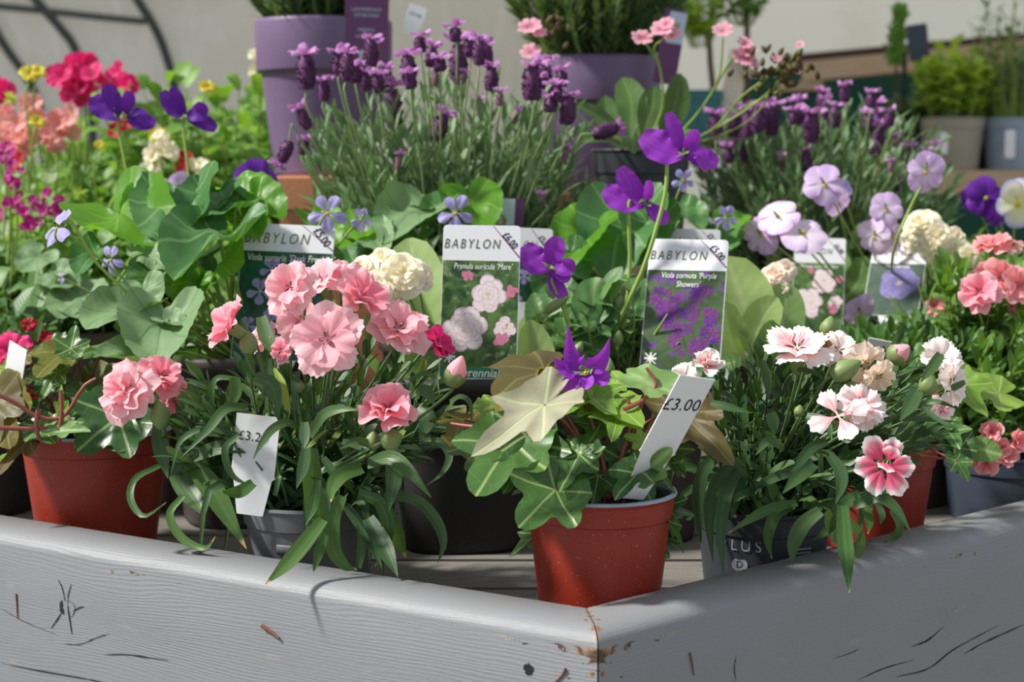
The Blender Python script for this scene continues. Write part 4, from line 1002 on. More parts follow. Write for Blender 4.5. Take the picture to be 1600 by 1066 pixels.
for (bx, by, Yb), (tx, ty, Yt), nd, ll, lw in [
 ((310, 770, 1.2), (305, 640, 1.17), 7, .032, .0030), ((290, 760, 1.2), (287, 650, 1.19), 7, .030, .0028), ((330, 770, 1.2), (330, 660, 1.18), 6, .030, .0028), ((440, 790, 1.17), (385, 545, 1.15), 9, .036, .0034), ((450, 790, 1.16), (415, 585, 1.14), 8, .034, .0034),
 ((480, 790, 1.15), (480, 560, 1.13), 10, .036, .0034), ((500, 790, 1.15), (530, 570, 1.14), 9, .036, .0036), ((520, 790, 1.16), (575, 540, 1.16), 10, .036, .0036), ((530, 790, 1.16), (620, 560, 1.17), 9, .038, .0036), ((540, 790, 1.18), (660, 590, 1.18), 9, .036, .0036),
 ((470, 790, 1.2), (450, 600, 1.2), 8, .034, .0034), ((500, 790, 1.2), (500, 620, 1.18), 8, .034, .0034), ((540, 790, 1.15), (560, 660, 1.10), 7, .036, .0038), ((545, 800, 1.15), (610, 700, 1.10), 6, .038, .0040), ((430, 800, 1.15), (350, 660, 1.14), 7, .034, .0034), ((480, 790, 1.12), (476, 660, 1.09), 5, .034, .0034),
 ((500, 790, 1.2), (590, 600, 1.2), 9, .036, .0036), ((500, 790, 1.22), (545, 590, 1.22), 9, .036, .0036), ((470, 790, 1.22), (425, 560, 1.2), 9, .036, .0034), ((350, 790, 1.2), (260, 640, 1.22), 7, .032, .0032), ((380, 800, 1.19), (300, 690, 1.17), 6, .034, .0034), ((545, 800, 1.18), (650, 680, 1.16), 7, .036, .0038)]:
    b, t_ = P(bx, by, Yb), P(tx, ty, Yt); d = t_ - b
    shoot(mb, b, d, d.length, nd, ll, lw, .28, .0013, 2, 0, 1.0, n=6)
for i in range(34):
    b = P(rnd.uniform(430, 530), 795, rnd.uniform(1.17, 1.22)); t_ = P(rnd.uniform(280, 690), rnd.uniform(575, 740), rnd.uniform(1.12, 1.24)); d = t_ - b
    shoot(mb, b + d * .15, d, d.length * .85, 8, .034, .0031, .25, .0012, 2, 0, 1.0, n=5)
for i in range(46):
    b = in_disc(FR, .03); a = rnd.uniform(pi * .75, pi * 2.15); L = rnd.uniform(.05, .085); d = V((cos(a), sin(a), rnd.uniform(.3, 1.4))).normalized()
    q4 = [b, b + d * L * .5, b + d * L + V((0, 0, -L * rnd.uniform(.1, .6))), b + d * L * 1.15 + V((0, 0, -L * rnd.uniform(.5, 1.1)))]
    if blocked([q4[0].lerp(q4[1], .6)] + q4[1:] + [q4[2].lerp(q4[3], .5), q4[1].lerp(q4[2], .5)]): continue
    blade(mb, q4, rnd.uniform(.003, .0048), strap, (0, -1, .6), .25, 9, mi=0, m=2)
mb.build('foliage', [G['dianthus'], G['strap_tip'], G['stemd']], car)
hb_ = FR + V((0, 0, .02))
for q in [
 (455, 450, 1.06, 48, (-.35, -.9, .35), 'pink', dict(double=2)), (512, 532, 1.04, 60, (-.02, -.95, .35), 'pink', dict(double=1, ruf=.06)), (362, 512, 1.09, 50, (-.75, -.35, .55), 'pinkhot', dict(double=1, open_=.25)),
 (505, 442, 1.11, 46, (-.2, -.5, .8), 'pink', dict(double=1, open_=.2)), (562, 468, 1.08, 54, (.62, -.42, .65), 'pinkhot', dict(double=1, open_=.3)), (545, 440, 1.12, 44, (.35, -.4, .85), 'pink', dict(double=1, open_=.2)),
 (622, 515, 1.12, 54, (.25, -.6, .75), 'pink', dict(double=2)), (682, 535, 1.17, 32, (.7, -.4, .5), 'magenta', dict(double=1, open_=.2)), (607, 642, 1.04, 50, (.1, -.62, .78), 'pinkhot', dict(double=2, open_=.2, ruf=.13)),
 (412, 530, 1.13, 30, (-.5, -.6, .5), 'pink', dict(double=1)), (470, 500, 1.10, 40, (-.2, -.9, .1), 'pink', dict(double=1)), (440, 548, 1.11, 22, (-.5, -.8, .2), 'pinkhot', dict(double=1))]:
    bloom(car, st, *q[:6], kind='carn', base=hb_, **q[6])
bud(car, st, 706, 602, 1.08, 50, 18, (.35, -.1, 1), 'pink', hb_ + V((.02, 0, 0)), cal=.42)
bud(car, st, 598, 692, 1.04, 34, 18, (.85, -.1, .35), 'pink', hb_, green=True); bud(car, st, 388, 552, 1.09, 34, 15, (.1, 0, 1), 'pink', hb_, green=True); bud(car, st, 582, 700, 1.05, 28, 13, (.1, -.2, 1), 'pink', hb_, green=True)
bud(car, st, 466, 612, 1.12, 20, 10, (.2, -.2, 1), 'pink', hb_, green=True)
st.build('flower_stem', G['stemd'], car)
price_tag('white price tag in the grey pot of the pink carnation, crossed by a curling leaf', (370, 645), (438, 653), None, (398, 806), (1.146, 1.142, 1.139), '£3.20', (.42, .50), .30, -.03)

# ---- carnation rooted in the left pot, blooming in front of it
c = cpx(213, 1.472); cal2 = thing('potted_carnation', c, 'double salmon-pink carnation bloom cluster rising behind the left red-brown pot, taupe pot', 'potted plant')
round_pot(cal2, c, .042, .085, 'taupe', taper=.8)
st = Stems(); mb = MB(); b0 = c + V((0, 0, .07))
bush_shoots(mb, b0, .03, .06, .05, 14, .034, .003, 6, .3, smi=1)
mb.build('foliage', [G['dianthus_dark'], G['stemd']], cal2)
bloom(cal2, st, 200, 612, 1.18, 56, (-.55, -.75, .30), 'pink', kind='carn', base=b0, double=3, ruf=.1); bloom(cal2, st, 250, 590, 1.21, 46, (.45, -.4, .7), 'pinkhot', kind='carn', base=b0, double=2); bloom(cal2, st, 272, 625, 1.22, 30, (.6, -.6, .1), 'pinkhot', kind='carn', base=b0, double=1)
bud(cal2, st, 254, 668, 1.18, 44, 16, (-.1, -.1, 1), 'pink', b0, green=True)
st.build('flower_stem', G['stemd'], cal2)

# ---- bicolour pinks in the charcoal lettered pot
c = cpx(1200, 1.195); wp = thing('potted_pink', c, 'pink-and-white garden pinks in the charcoal pot with white printed letters', 'potted plant')
pot = round_pot(wp, c, .0525, .062, 'char', taper=.84, fill=.9)
def on_pot(txt, ang, z, size, mat='greyink'):
    rr = .0447 + .004 * z / .062 + .0009; p = c + V((rr * cos(ang), rr * sin(ang), z)); M = frame(p, (cos(ang), sin(ang), .06)); m_ = MB(); text_mb(m_, txt, size, M); m_.build('pot_lettering', K[mat], pot, smooth=False, org=c)
for i, ch in enumerate('PLUS'): on_pot(ch, -pi / 2 - .80 + i * .19, .038, .0115)
for z, ch in ((.024, 'D'), (.009, 'W')):
    an = -pi / 2 - .52; rr = .0447 + .004 * z / .062 + .0007; M = frame(c + V((rr * cos(an), rr * sin(an), z)), (cos(an), sin(an), .06)); m_ = MB(); sheet(m_, M, [(.0062 * cos(a), .0052 * sin(a)) for a in [2 * pi * k / 20 for k in range(20)]], 0); m_.build('pot_lettering', K['greyink'], pot, smooth=False, org=c)
    on_pot(ch, an, z, .0075, 'ink')
for k in range(3):
    m_ = MB(); an = -pi / 2 + .42; rr = .0447 + .0032; M = frame(c + V((rr * cos(an), rr * sin(an), .036 - k * .0028)), (cos(an), sin(an), .06)); sheet(m_, M, rrect(-.010, .010, -.0006, .0006, .0004, 2), 0); m_.build('pot_lettering', K['greyink'], pot, smooth=False, org=c)
FR = c + V((0, 0, .056)); st = Stems(); mb = MB()
for a in [
 ([(1316, 790), (1319, 840), (1323, 880), (1327, 927)], 27, 1.06, 1.02, 1), ([(1308, 800), (1340, 830), (1345, 855), (1338, 880)], 16, 1.07, 1.05, 1), ([(1335, 790), (1372, 778), (1400, 795), (1423, 832)], 19, 1.07, 1.05, 0), ([(1392, 795), (1405, 820), (1398, 838), (1380, 848)], 17, 1.08, 1.06, 0),
 ([(1345, 772), (1318, 790), (1295, 825), (1270, 846)], 22, 1.07, 1.03, 0), ([(1282, 798), (1255, 820), (1240, 850), (1238, 884)], 26, 1.08, 1.05, 0), ([(1240, 790), (1212, 805), (1200, 840), (1206, 874)], 19, 1.10, 1.07, 1), ([(1245, 786), (1205, 795), (1175, 810), (1138, 833)], 17, 1.10, 1.06, 1),
 ([(1292, 690), (1268, 700), (1250, 722), (1236, 738)], 18, 1.08, 1.05, 0), ([(1296, 712), (1312, 735), (1314, 760), (1305, 788)], 22, 1.07, 1.05, 0), ([(1272, 725), (1250, 742), (1222, 772)], 24, 1.09, 1.06, 0), ([(1316, 690), (1345, 682), (1378, 689)], 13, 1.07, 1.06, 0),
 ([(1434, 610), (1422, 632), (1406, 658)], 25, 1.08, 1.06, 0), ([(1470, 553), (1458, 572), (1438, 598)], 18, 1.1, 1.09, 0), ([(1508, 597), (1490, 606), (1464, 614)], 11, 1.1, 1.1, 0), ([(1434, 630), (1460, 652), (1492, 672)], 9, 1.1, 1.08, 0), ([(1110, 630), (1135, 636), (1176, 646)], 14, 1.1, 1.09, 0),
 ([(1204, 645), (1208, 660), (1211, 680)], 20, 1.08, 1.08, 0), ([(1190, 564), (1198, 590), (1201, 625)], 16, 1.12, 1.12, 0), ([(1246, 578), (1268, 580), (1290, 594)], 10, 1.1, 1.09, 0), ([(1404, 698), (1450, 696), (1492, 712)], 7, 1.13, 1.13, 0), ([(1150, 720), (1118, 760), (1108, 810), (1114, 880)], 22, 1.13, 1.10, 0),
 ([(1160, 725), (1135, 770), (1126, 830), (1130, 900)], 22, 1.12, 1.09, 0), ([(1130, 700), (1098, 740), (1090, 800), (1096, 850)], 22, 1.15, 1.12, 0), ([(1165, 730), (1150, 775), (1142, 812)], 20, 1.12, 1.1, 0), ([(1200, 745), (1215, 780), (1235, 790)], 18, 1.12, 1.1, 1), ([(1340, 850), (1352, 770), (1360, 790)], 10, 1.08, 1.08, 0),
 ([(1290, 800), (1300, 830), (1308, 852)], 24, 1.08, 1.07, 0), ([(1420, 640), (1460, 628), (1500, 640)], 9, 1.12, 1.1, 0), ([(1395, 655), (1440, 655), (1500, 660)], 9, 1.12, 1.1, 0), ([(1380, 690), (1365, 720), (1350, 740)], 16, 1.12, 1.1, 0), ([(1350, 790), (1358, 812), (1356, 835)], 16, 1.08, 1.07, 1), ([(1370, 785), (1378, 805), (1375, 820)], 12, 1.08, 1.07, 0),
 ([(1225, 700), (1200, 690), (1180, 712)], 16, 1.1, 1.08, 0), ([(1260, 650), (1290, 660), (1300, 690)], 16, 1.1, 1.08, 0), ([(1180, 760), (1230, 740), (1260, 745)], 16, 1.1, 1.1, 0)]:
    strapL(*a)
for (bx, by, Yb), (tx, ty, Yt), nd, ll, lw in [
 ((1160, 790, 1.2), (1150, 590, 1.19), 9, .030, .0028), ((1170, 790, 1.2), (1175, 600, 1.2), 9, .030, .0028), ((1150, 790, 1.2), (1120, 620, 1.2), 8, .030, .0028), ((1180, 790, 1.18), (1190, 560, 1.16), 9, .034, .0032), ((1200, 790, 1.18), (1225, 580, 1.16), 9, .034, .0034), ((1200, 790, 1.18), (1250, 600, 1.15), 9, .036, .0036),
 ((1210, 790, 1.18), (1290, 600, 1.15), 9, .036, .0036), ((1215, 790, 1.18), (1310, 640, 1.12), 8, .036, .0036), ((1220, 790, 1.2), (1370, 600, 1.16), 10, .036, .0036), ((1230, 790, 1.2), (1420, 590, 1.17), 10, .036, .0036), ((1230, 790, 1.2), (1430, 640, 1.15), 9, .036, .0036), ((1200, 790, 1.15), (1200, 690, 1.11), 5, .038, .0040),
 ((1230, 790, 1.16), (1320, 720, 1.10), 6, .036, .0038), ((1240, 800, 1.16), (1350, 770, 1.10), 5, .036, .0040), ((1150, 800, 1.17), (1120, 700, 1.14), 6, .036, .0038), ((1190, 790, 1.23), (1240, 560, 1.24), 9, .034, .0034), ((1190, 790, 1.23), (1180, 570, 1.24), 9, .034, .0032), ((1220, 790, 1.23), (1320, 570, 1.24), 9, .034, .0034),
 ((1190, 800, 1.14), (1170, 740, 1.10), 4, .040, .0042), ((1220, 790, 1.2), (1350, 680, 1.15), 8, .036, .0036), ((1300, 700, 1.2), (1460, 560, 1.17), 7, .030, .0034), ((1300, 700, 1.2), (1400, 540, 1.19), 8, .030, .0032)]:
    b, t_ = P(bx, by, Yb), P(tx, ty, Yt); d = t_ - b
    shoot(mb, b, d, d.length, nd, ll, lw, .28, .0013, 2, 0, 1.0, n=6)
for i in range(36):
    b = P(rnd.uniform(1160, 1240), 795, rnd.uniform(1.18, 1.22)); t_ = P(rnd.uniform(1110, 1450), rnd.uniform(570, 760), rnd.uniform(1.13, 1.25)); d = t_ - b
    shoot(mb, b + d * .15, d, d.length * .85, 8, .034, .0032, .25, .0012, 2, 0, 1.0, n=5)
for i in range(44):
    b = in_disc(FR, .032); a = rnd.uniform(pi * .9, pi * 2.2); L = rnd.uniform(.045, .08); d = V((cos(a), sin(a), rnd.uniform(.4, 1.6))).normalized()
    blade(mb, [b, b + d * L * .5, b + d * L + V((0, 0, -L * rnd.uniform(.1, .5))), b + d * L * 1.15 + V((0, 0, -L * rnd.uniform(.4, .9)))], rnd.uniform(.003, .0046), strap, (0, -1, .6), .25, 9, mi=0, m=2)
mb.build('foliage', [G['dianthus_dark'], G['strap_tip'], G['stemd']], wp)
hb_ = FR + V((0, 0, .02))
for q in [
 (1382, 728, 1.04, 52, (.15, -.9, .25), 'bicol', 'single', dict(ha=32, tilt=.08, n=6, edge=.34, teeth=.8)), (1386, 722, 1.034, 26, (.1, -.9, .5), 'bicol', 'single', dict(ha=46, tilt=.55, n=2)),
 (1245, 545, 1.10, 56, (-.1, -.45, .9), 'blush', 'carn', dict(double=1, ruf=.05, teeth=3.5)), (1310, 650, 1.06, 50, (-.25, -.75, .6), 'blush', 'single', dict(ha=26, n=4, tilt=.1, claw=.3)), (1345, 635, 1.07, 42, (.2, -.7, .5), 'blush', 'carn', dict(double=1, teeth=3, ruf=.14)),
 (1350, 570, 1.11, 40, (.35, -.85, -.2), 'wilt', 'carn', dict(double=1, ruf=.12)), (1372, 588, 1.10, 30, (.2, -.8, -.5), 'wilt', 'carn', dict(double=1, ruf=.15)), (1310, 548, 1.12, 36, (.1, -.7, .6), 'white', 'carn', dict(double=1)), (1280, 540, 1.115, 22, (.4, -.8, .0), 'dead', 'carn', dict(double=1, ruf=.2)),
 (1468, 562, 1.12, 38, (.2, -.75, .6), 'white', 'carn', dict(double=1, open_=.2, teeth=3.5)), (1486, 598, 1.11, 40, (.7, -.6, .1), 'white', 'carn', dict(double=1, open_=.1, teeth=3.5)), (1470, 640, 1.12, 24, (.5, -.8, .2), 'blush', 'carn', dict(double=1))]:
    bloom(wp, st, *q[:6], kind=q[6], base=hb_, **q[7])
bud(wp, st, 1300, 590, 1.09, 52, 17, (.9, -.1, .55), 'blush', hb_, green=True); bud(wp, st, 1292, 525, 1.14, 32, 14, (.2, 0, 1), 'pink', hb_, green=True); bud(wp, st, 1448, 615, 1.10, 34, 15, (.1, -.1, 1), 'pink', hb_, green=True); bud(wp, st, 1392, 562, 1.14, 36, 18, (.7, -.3, .6), 'pink', hb_, cal=.5)
bud(wp, st, 1248, 650, 1.12, 18, 9, (.1, -.1, 1), 'pink', hb_, green=True); bud(wp, st, 1318, 672, 1.06, 22, 9, (.1, -.2, 1), 'pink', hb_, green=True); bud(wp, st, 1315, 606, 1.09, 42, 12, (1, -.1, -.1), 'pink', hb_, green=True)
bloom(wp, st, 1104, 570, 1.13, 30, (.3, -.5, .8), 'pinkhot', kind='carn', base=hb_ + V((-.02, 0, 0)), double=2, open_=.5, c=None) if False else bloom(wp, st, 1104, 572, 1.13, 30, (.2, -.5, .8), 'blush', kind='carn', base=hb_ + V((-.02, 0, 0)), double=2, open_=.45)
bloom(wp, st, 1070, 590, 1.15, 26, (-.2, -.8, .5), 'white', kind='carn', base=hb_ + V((-.02, 0, 0)), double=1)
st.build('flower_stem', G['stemd'], wp)
price_tag('tall white £3.00 price tag leaning in the corner ivy pot', (1063, 586), (1117, 594), None, (1000, 781), (1.000, 1.016, 1.040), '£3.00', (.47, .74), .44, .07)
price_tag('white price tag at the left edge of the photo, in the left ivy pot', (15, 532), (42, 548), None, (45, 700), (1.27, 1.26, 1.27), '£3.00', (.48, 1.3), .42, -.05)
price_tag('small white price tag behind the wilting white pinks, right side', (1358, 528), (1420, 540), None, (1355, 640), (1.30, 1.30, 1.34), ' ', (.5, .5), .3)

AVOID.clear()
# ---- right red-brown pot and slate pot
c = cpx(1372, 1.325); ivr = thing('potted_ivy', c, 'ivy and bushy greenery in the red-brown pot right of the garden pinks', 'potted plant', 'ivies in red-brown pots')
round_pot(ivr, c, .0535, .085, 'red', 'red', fill=.85)
IR = [((1430, 560), (1445, 600), 1.27, 1.25, (0, -.9, .4), 5, (0, .9), 1.1, .1), ((1560, 615), (1500, 610), 1.3, 1.28, (0, -.6, .8), 1, (0, 1.), .9, .1), ((1500, 600), (1545, 650), 1.28, 1.26, (0, -.6, .8), 1, (1, 1.), .9, .1), ((1500, 700), (1480, 660), 1.24, 1.25, (0, -.9, .4), 5, (0, .9), .9, .1),
 ((1495, 720), (1515, 750), 1.23, 1.22, (.1, -.8, .5), 0, (0, 1.), .8, .2), ((1430, 650), (1400, 690), 1.26, 1.24, (0, -.9, .4), 0, (1, 1.), 1., .1), ((1460, 640), (1440, 670), 1.26, 1.24, (0, -.9, .4), 5, (0, 1.), 1., .1), ((1400, 600), (1380, 640), 1.28, 1.26, (0, -.9, .4), 0, (1, 1.), 1., .1), ((1480, 670), (1500, 700), 1.25, 1.23, (0, -.9, .4), 0, (1, 1.), 1., .1)]
ivy_leaves(ivr, IR, c + V((0, 0, .075)), IVM, 36, c, .06, (.02, .10))
st = Stems(); tube(st, px_path([(1400, 700), (1440, 712), (1480, 716), (1505, 705), (1540, 690)], 1.24, 1.26), .0013, .001, 7, 12); st.build('trailing_stem', G['stemr'], ivr)
c = cpx(1592, 1.43); beg = thing('potted_begonia', c, 'coral pink trailing bloom in the slate blue-black pot at the right edge', 'potted plant')
round_pot(beg, c, .062, .062, 'slate', taper=.86)
mb = MB(); bush_shoots(mb, c + V((0, 0, .055)), .04, .09, .07, 16, .035, .004, 6, .3, smi=1); mb.build('foliage', [G['fresh'], G['stemg']], beg)
st = Stems(); b0 = c + V((0, 0, .06))
for q in [(1568, 712, 24, (.3, -.9, .2)), (1548, 676, 22, (-.1, -.9, .4)), (1585, 690, 24, (.5, -.8, .3)), (1540, 722, 24, (-.3, -.8, -.3)), (1520, 705, 16, (-.7, -.5, -.3)), (1560, 700, 22, (0, -1, 0))]:
    bloom(beg, st, q[0], q[1], 1.27, q[2], q[3], 'pinkedge', kind='carn', base=b0, double=1, teeth=0, open_=.5, cal=.4)
mb = MB(); hleaf(mb, (1533, 702), (1565, 710), 1.245, 1.24, (0, -.95, .3), R_heart(), seg=40, wid=.9); mb.build('bract_leaf', G['auricula_green'], beg)
st.build('flower_stem', G['stemr'], beg)
# ---- dark pot at far left with magenta pinks
c = cpx(-45, 1.46); mg = thing('potted_pink', c, 'magenta garden pinks in the dark pot cut off by the left edge of the photo', 'potted plant')
round_pot(mg, c, .06, .095, 'black', taper=.8)
mb = MB(); bush_shoots(mb, c + V((0, 0, .085)), .045, .10, .075, 30, .036, .003, 7, .2, smi=1); mb.build('foliage', [G['dianthus'], G['stemd']], mg)
st = Stems(); b0 = c + V((0, 0, .1))
for q in [(18, 550, 1.34, 36, (.1, -.7, .6), 'magenta'), (-8, 552, 1.35, 30, (-.3, -.8, .5), 'magenta'), (50, 622, 1.42, 16, (.3, -.8, .2), 'red'), (70, 528, 1.44, 14, (.2, -.8, .5), 'red'), (45, 508, 1.46, 14, (.2, -.6, .6), 'red')]:
    bloom(mg, st, *q, kind='carn', base=b0, double=1, teeth=0)
st.build('flower_stem', G['stemd'], mg)
# ================================================================== SECOND ROW
HL = R_heart()
AVOID += [(372, 530, 340, 560, 1.42)]
def hearts(root, L, hub, extra=0, c=None, zr=(.0, .1), spr=.07, sz=(.018, .03), mats=None, nm='foliage', wid=.84):
    mb = MB(); st = MB()
    for b, t_, Yb, Yt, hint, mi in L:
        p = hleaf(mb, b, t_, Yb, Yt, hint, R_heart(.75), .42, .22, mi, 56, 6, wid * rnd.uniform(.9, 1.1), nz=.16, fold=.10)
        q = hub + V((rnd.uniform(-.02, .02), rnd.uniform(-.02, .02), 0)); tube(st, [q, q.lerp(p, .6) + V((0, rnd.uniform(-.006, .006), .01)), p], .0013, .0010, 6, 7)
    for i in range(extra):
        a = rnd.random() * 6.28; d = V((cos(a), sin(a), 0)); p = hub + d * spr * sqrt(rnd.random()) + V((0, 0, rnd.uniform(*zr)))
        if AVOID and blocked([p, p + V((.015, 0, 0)), p + V((-.015, 0, 0)), p + V((0, 0, -.015))]): continue
        y = (d * .7 + V((rnd.uniform(-.5, .5), rnd.uniform(-.6, .4), rnd.uniform(-.5, .2)))).normalized(); z = V((d.x * .3, -.45, .8)); x = y.cross(z).normalized(); z = x.cross(y); l = rnd.uniform(*sz)
        M = Matrix(((x.x * l * wid, y.x * l, z.x * l, p.x), (x.y * l * wid, y.y * l, z.y * l, p.y), (x.z * l * wid, y.z * l, z.z * l, p.z), (0, 0, 0, 1)))
        polar(mb, M, HL, 4, 32, lambda X, Y_, t, th: .22 * t * t * abs(sin(th)) - .15 * Y_ * abs(Y_), None, 0 if rnd.random() < .8 else 2, .1)
        q = hub + V((rnd.uniform(-.02, .02), rnd.uniform(-.02, .02), -.01)); tube(st, [q, q.lerp(p, .6) + V((0, 0, .01)), p], .0011, .0009, 5, 5)
    mb.build(nm, mats or [G['heart'], G['heart_pale'], G['heart_lit']], root); st.build('leaf_stalks', G['stemg'], root)
# sweet violet, label 1
c = cpx(375, 1.43); v1 = thing('potted_violet', c, 'violet with big heart-shaped leaves in the dark brown square pot behind the left carnations', 'potted plant', 'violets')
square_pot(v1, c, .064, .150, 'brownp', .35)
hub = c + V((0, 0, .135))
hearts(v1, [
 ((190, 338), (246, 365), 1.42, 1.36, (-.1, -.55, .8), 2), ((250, 322), (200, 352), 1.44, 1.40, (0, -.6, .8), 2), ((282, 318), (262, 372), 1.42, 1.36, (-.2, -.5, .8), 0), ((330, 312), (296, 345), 1.42, 1.38, (-.1, -.5, .8), 0), ((368, 322), (318, 330), 1.40, 1.38, (0, -.4, .9), 0),
 ((340, 372), (272, 408), 1.36, 1.30, (-.15, -.5, .8), 0), ((345, 410), (372, 370), 1.34, 1.36, (0, -.35, -.8), 2), ((400, 310), (440, 335), 1.43, 1.41, (.2, -.5, .8), 2), ((385, 300), (345, 285), 1.45, 1.47, (0, -.4, .9), 2),
 ((200, 488), (137, 502), 1.30, 1.26, (-.2, -.6, .8), 1), ((255, 505), (238, 560), 1.27, 1.22, (0, -.75, .65), 1), ((262, 500), (287, 505), 1.27, 1.26, (.3, -.6, .7), 1), ((215, 520), (180, 505), 1.28, 1.28, (0, -.6, .7), 1), ((225, 455), (235, 488), 1.31, 1.29, (.1, -.8, .5), 1), ((205, 560), (150, 548), 1.26, 1.24, (0, -.4, .9), 1),
 ((240, 430), (215, 465), 1.34, 1.31, (-.1, -.7, .6), 0), ((300, 440), (275, 470), 1.36, 1.34, (.1, -.8, .5), 2), ((315, 440), (295, 462), 1.36, 1.34, (.1, -.8, .5), 2), ((495, 345), (525, 375), 1.44, 1.42, (.2, -.5, .8), 2), ((232, 395), (255, 415), 1.36, 1.34, (-.1, -.7, .7), 1), ((150, 395), (120, 420), 1.38, 1.35, (-.1, -.7, .7), 0), ((380, 340), (400, 365), 1.42, 1.39, (.1, -.7, .7), 2), ((240, 310), (215, 320), 1.5, 1.47, (0, -.6, .8), 0)],
 hub, 34, c, (.0, .11), .075)
def viola_flowers(root, L, b0, st, kind='sororia', **kw):
    for q in L: bloom(root, st, *q[:5], q[5] if len(q) > 5 else kind, kind='viola', base=b0 + V((rnd.uniform(-.02, .02), rnd.uniform(-.02, .02), 0)), roll=(q[6] if len(q) > 6 else 0), **kw)
st = Stems()
viola_flowers(v1, [(90, 355, 1.27, 36, (-.55, -.45, .6)), (173, 405, 1.34, 24, (-.4, -.8, .2)), (512, 332, 1.40, 32, (0, -.95, .25)), (565, 343, 1.42, 20, (.6, -.75, .2)), (95, 435, 1.4, 10, (-.5, -.6, .2))], hub, st, narrow=1)
tube(st, [hub + V((-.05, -.04, .0)), P(215, 477, 1.30), P(150, 410, 1.28), P(113, 347, 1.27), P(100, 350, 1.27)], .0014, .0011, 6, 12)
st.build('flower_stem', G['stemg'], v1)
def art_soroia(root, M, w_, h, hb):
    mb = MB(); zz = .0002
    for (x, y, r) in ((.35, .38, .13), (.62, .36, .12), (.25, .62, .15), (.55, .62, .13), (.75, .55, .12), (.40, .95, .14), (.15, 1.0, .10)):
        for a, l, ha in ((.5, 1, 26), (-.5, 1, 26), (1.9, 1, 24), (-1.9, 1, 24), (pi, 1, 28)):
            zz += .000002; fan(mb, M @ Matrix.Translation((x * w_, -y * w_ - .01, zz)) @ rotz(a) @ Matrix.Diagonal((1, 1, 0, 1)), r * w_ * l, radians(ha), nl=4, nt=6, claw=.4)
    mb.build('printed_blooms', [PT['sororia']], root)
art1 = art_blossoms([(.60, .88, .25, 0), (.84, 1.30, .15, 0), (.32, 1.34, .31, 0), (.33, .64, .075, 1), (.90, .84, .085, 1), (.80, 1.44, .10, 1)])
def art_pv(root, M, w_, h, hb):
    mb = MB(); zz = .0002; r_ = random.Random(3)
    for i in range(62):
        x = r_.uniform(.05, .97); y = r_.uniform(.66, 1.50)
        if x < .34 and y > 1.25 or (x > .78 and y < .9) or (x < .12 or x > .9): continue
        a0 = r_.random() * 6; sz_ = r_.uniform(.05, .10); rr_ = r_.random(); mi_ = 2 if r_.random() < .8 else 3
        for k in range(5):
            zz += .0000012; fan(mb, M @ Matrix.Translation((x * w_, -y * w_, zz)) @ rotz(a0 + k * 1.256) @ Matrix.Diagonal((1, 1, 0, 1)), w_ * sz_, radians(30), nl=4, nt=6, claw=.4, r=rr_, mi=mi_)
    mb.build('printed_blooms', [PT['prt'], PT['prt2'], PT['prt3'], PT['violetd']], root)
def art_big(root, M, w_, h, hb):
    mb = MB(); zz = .0002
    for k in range(14):
        zz += .000002; fan(mb, M @ Matrix.Translation((w_ * .58, -w_ * .92, zz)) @ rotz(k * 2.4) @ Matrix.Diagonal((1, 1, 0, 1)), w_ * (.40 - .012 * k), radians(42), nl=4, nt=8, mi=0)
    mb.build('printed_blooms', [PT['sorprint']], root)
PT['sorprint'] = petalmat('printed_lilac_petal', [(.0, (.45, .4, .2)), (.3, (.10, .09, .26)), (1., (.22, .20, .42))], (.08, .06, .2), .6, trans=0)
babylon('£5.00 plant label of the heart-leaved violet, small violets on dark leaves', (381, 348), (524, 354), (366, 560), (1.410, 1.402, 1.375), '£5.00', ["Viola sororia 'Dark Freckles'"], 'pic_dark', art_soroia, .205, False, False, .98, 'plant labels', subx=.55)

AVOID.clear()
# primrose, label 2
c = cpx(722, 1.335); p1 = thing('potted_primrose', c, 'cream double primrose with pale serrated leaves in the tall black pot at centre', 'potted plant', 'double primroses')
square_pot(p1, c, .064, .144, 'black', .12)
hub = c + V((-.01, 0, .135))
def auri_leaves(root, L, mats=('auricula', 'auricula_green'), m=3):
    mb = MB()
    for pts, w_, Y0, Y1, nm, mi in L: blade(mb, px_path(pts, Y0, Y1), w_ * .5 * mpp((Y0 + Y1) / 2), paddle, nm, .22, 16, mi=mi, m=m, wav=.06)
    mb.build('foliage', [G[k] for k in mats], root)
auri_leaves(p1, [([(690, 600), (668, 520), (650, 440), (640, 372)], 96, 1.34, 1.40, (0, -.9, .4), 0), ([(650, 600), (630, 540), (612, 480), (600, 400)], 60, 1.33, 1.38, (-.3, -.8, .3), 0), ([(710, 600), (690, 540), (685, 470), (690, 400)], 70, 1.36, 1.40, (.2, -.9, .2), 0),
 ([(750, 600), (800, 580), (840, 530), (850, 480)], 80, 1.38, 1.44, (-.1, -.9, .4), 0), ([(760, 610), (810, 600), (835, 560), (828, 500)], 66, 1.32, 1.33, (.1, -.9, .4), 0), ([(690, 605), (650, 600), (600, 590), (570, 560)], 60, 1.32, 1.28, (0, -.5, .8), 1), ([(700, 600), (700, 540), (715, 500), (730, 460)], 60, 1.42, 1.46, (0, -.8, .4), 1),
 ([(690, 610), (670, 590), (660, 560), (670, 500)], 60, 1.30, 1.31, (.2, -.9, .3), 1)])
st = Stems()
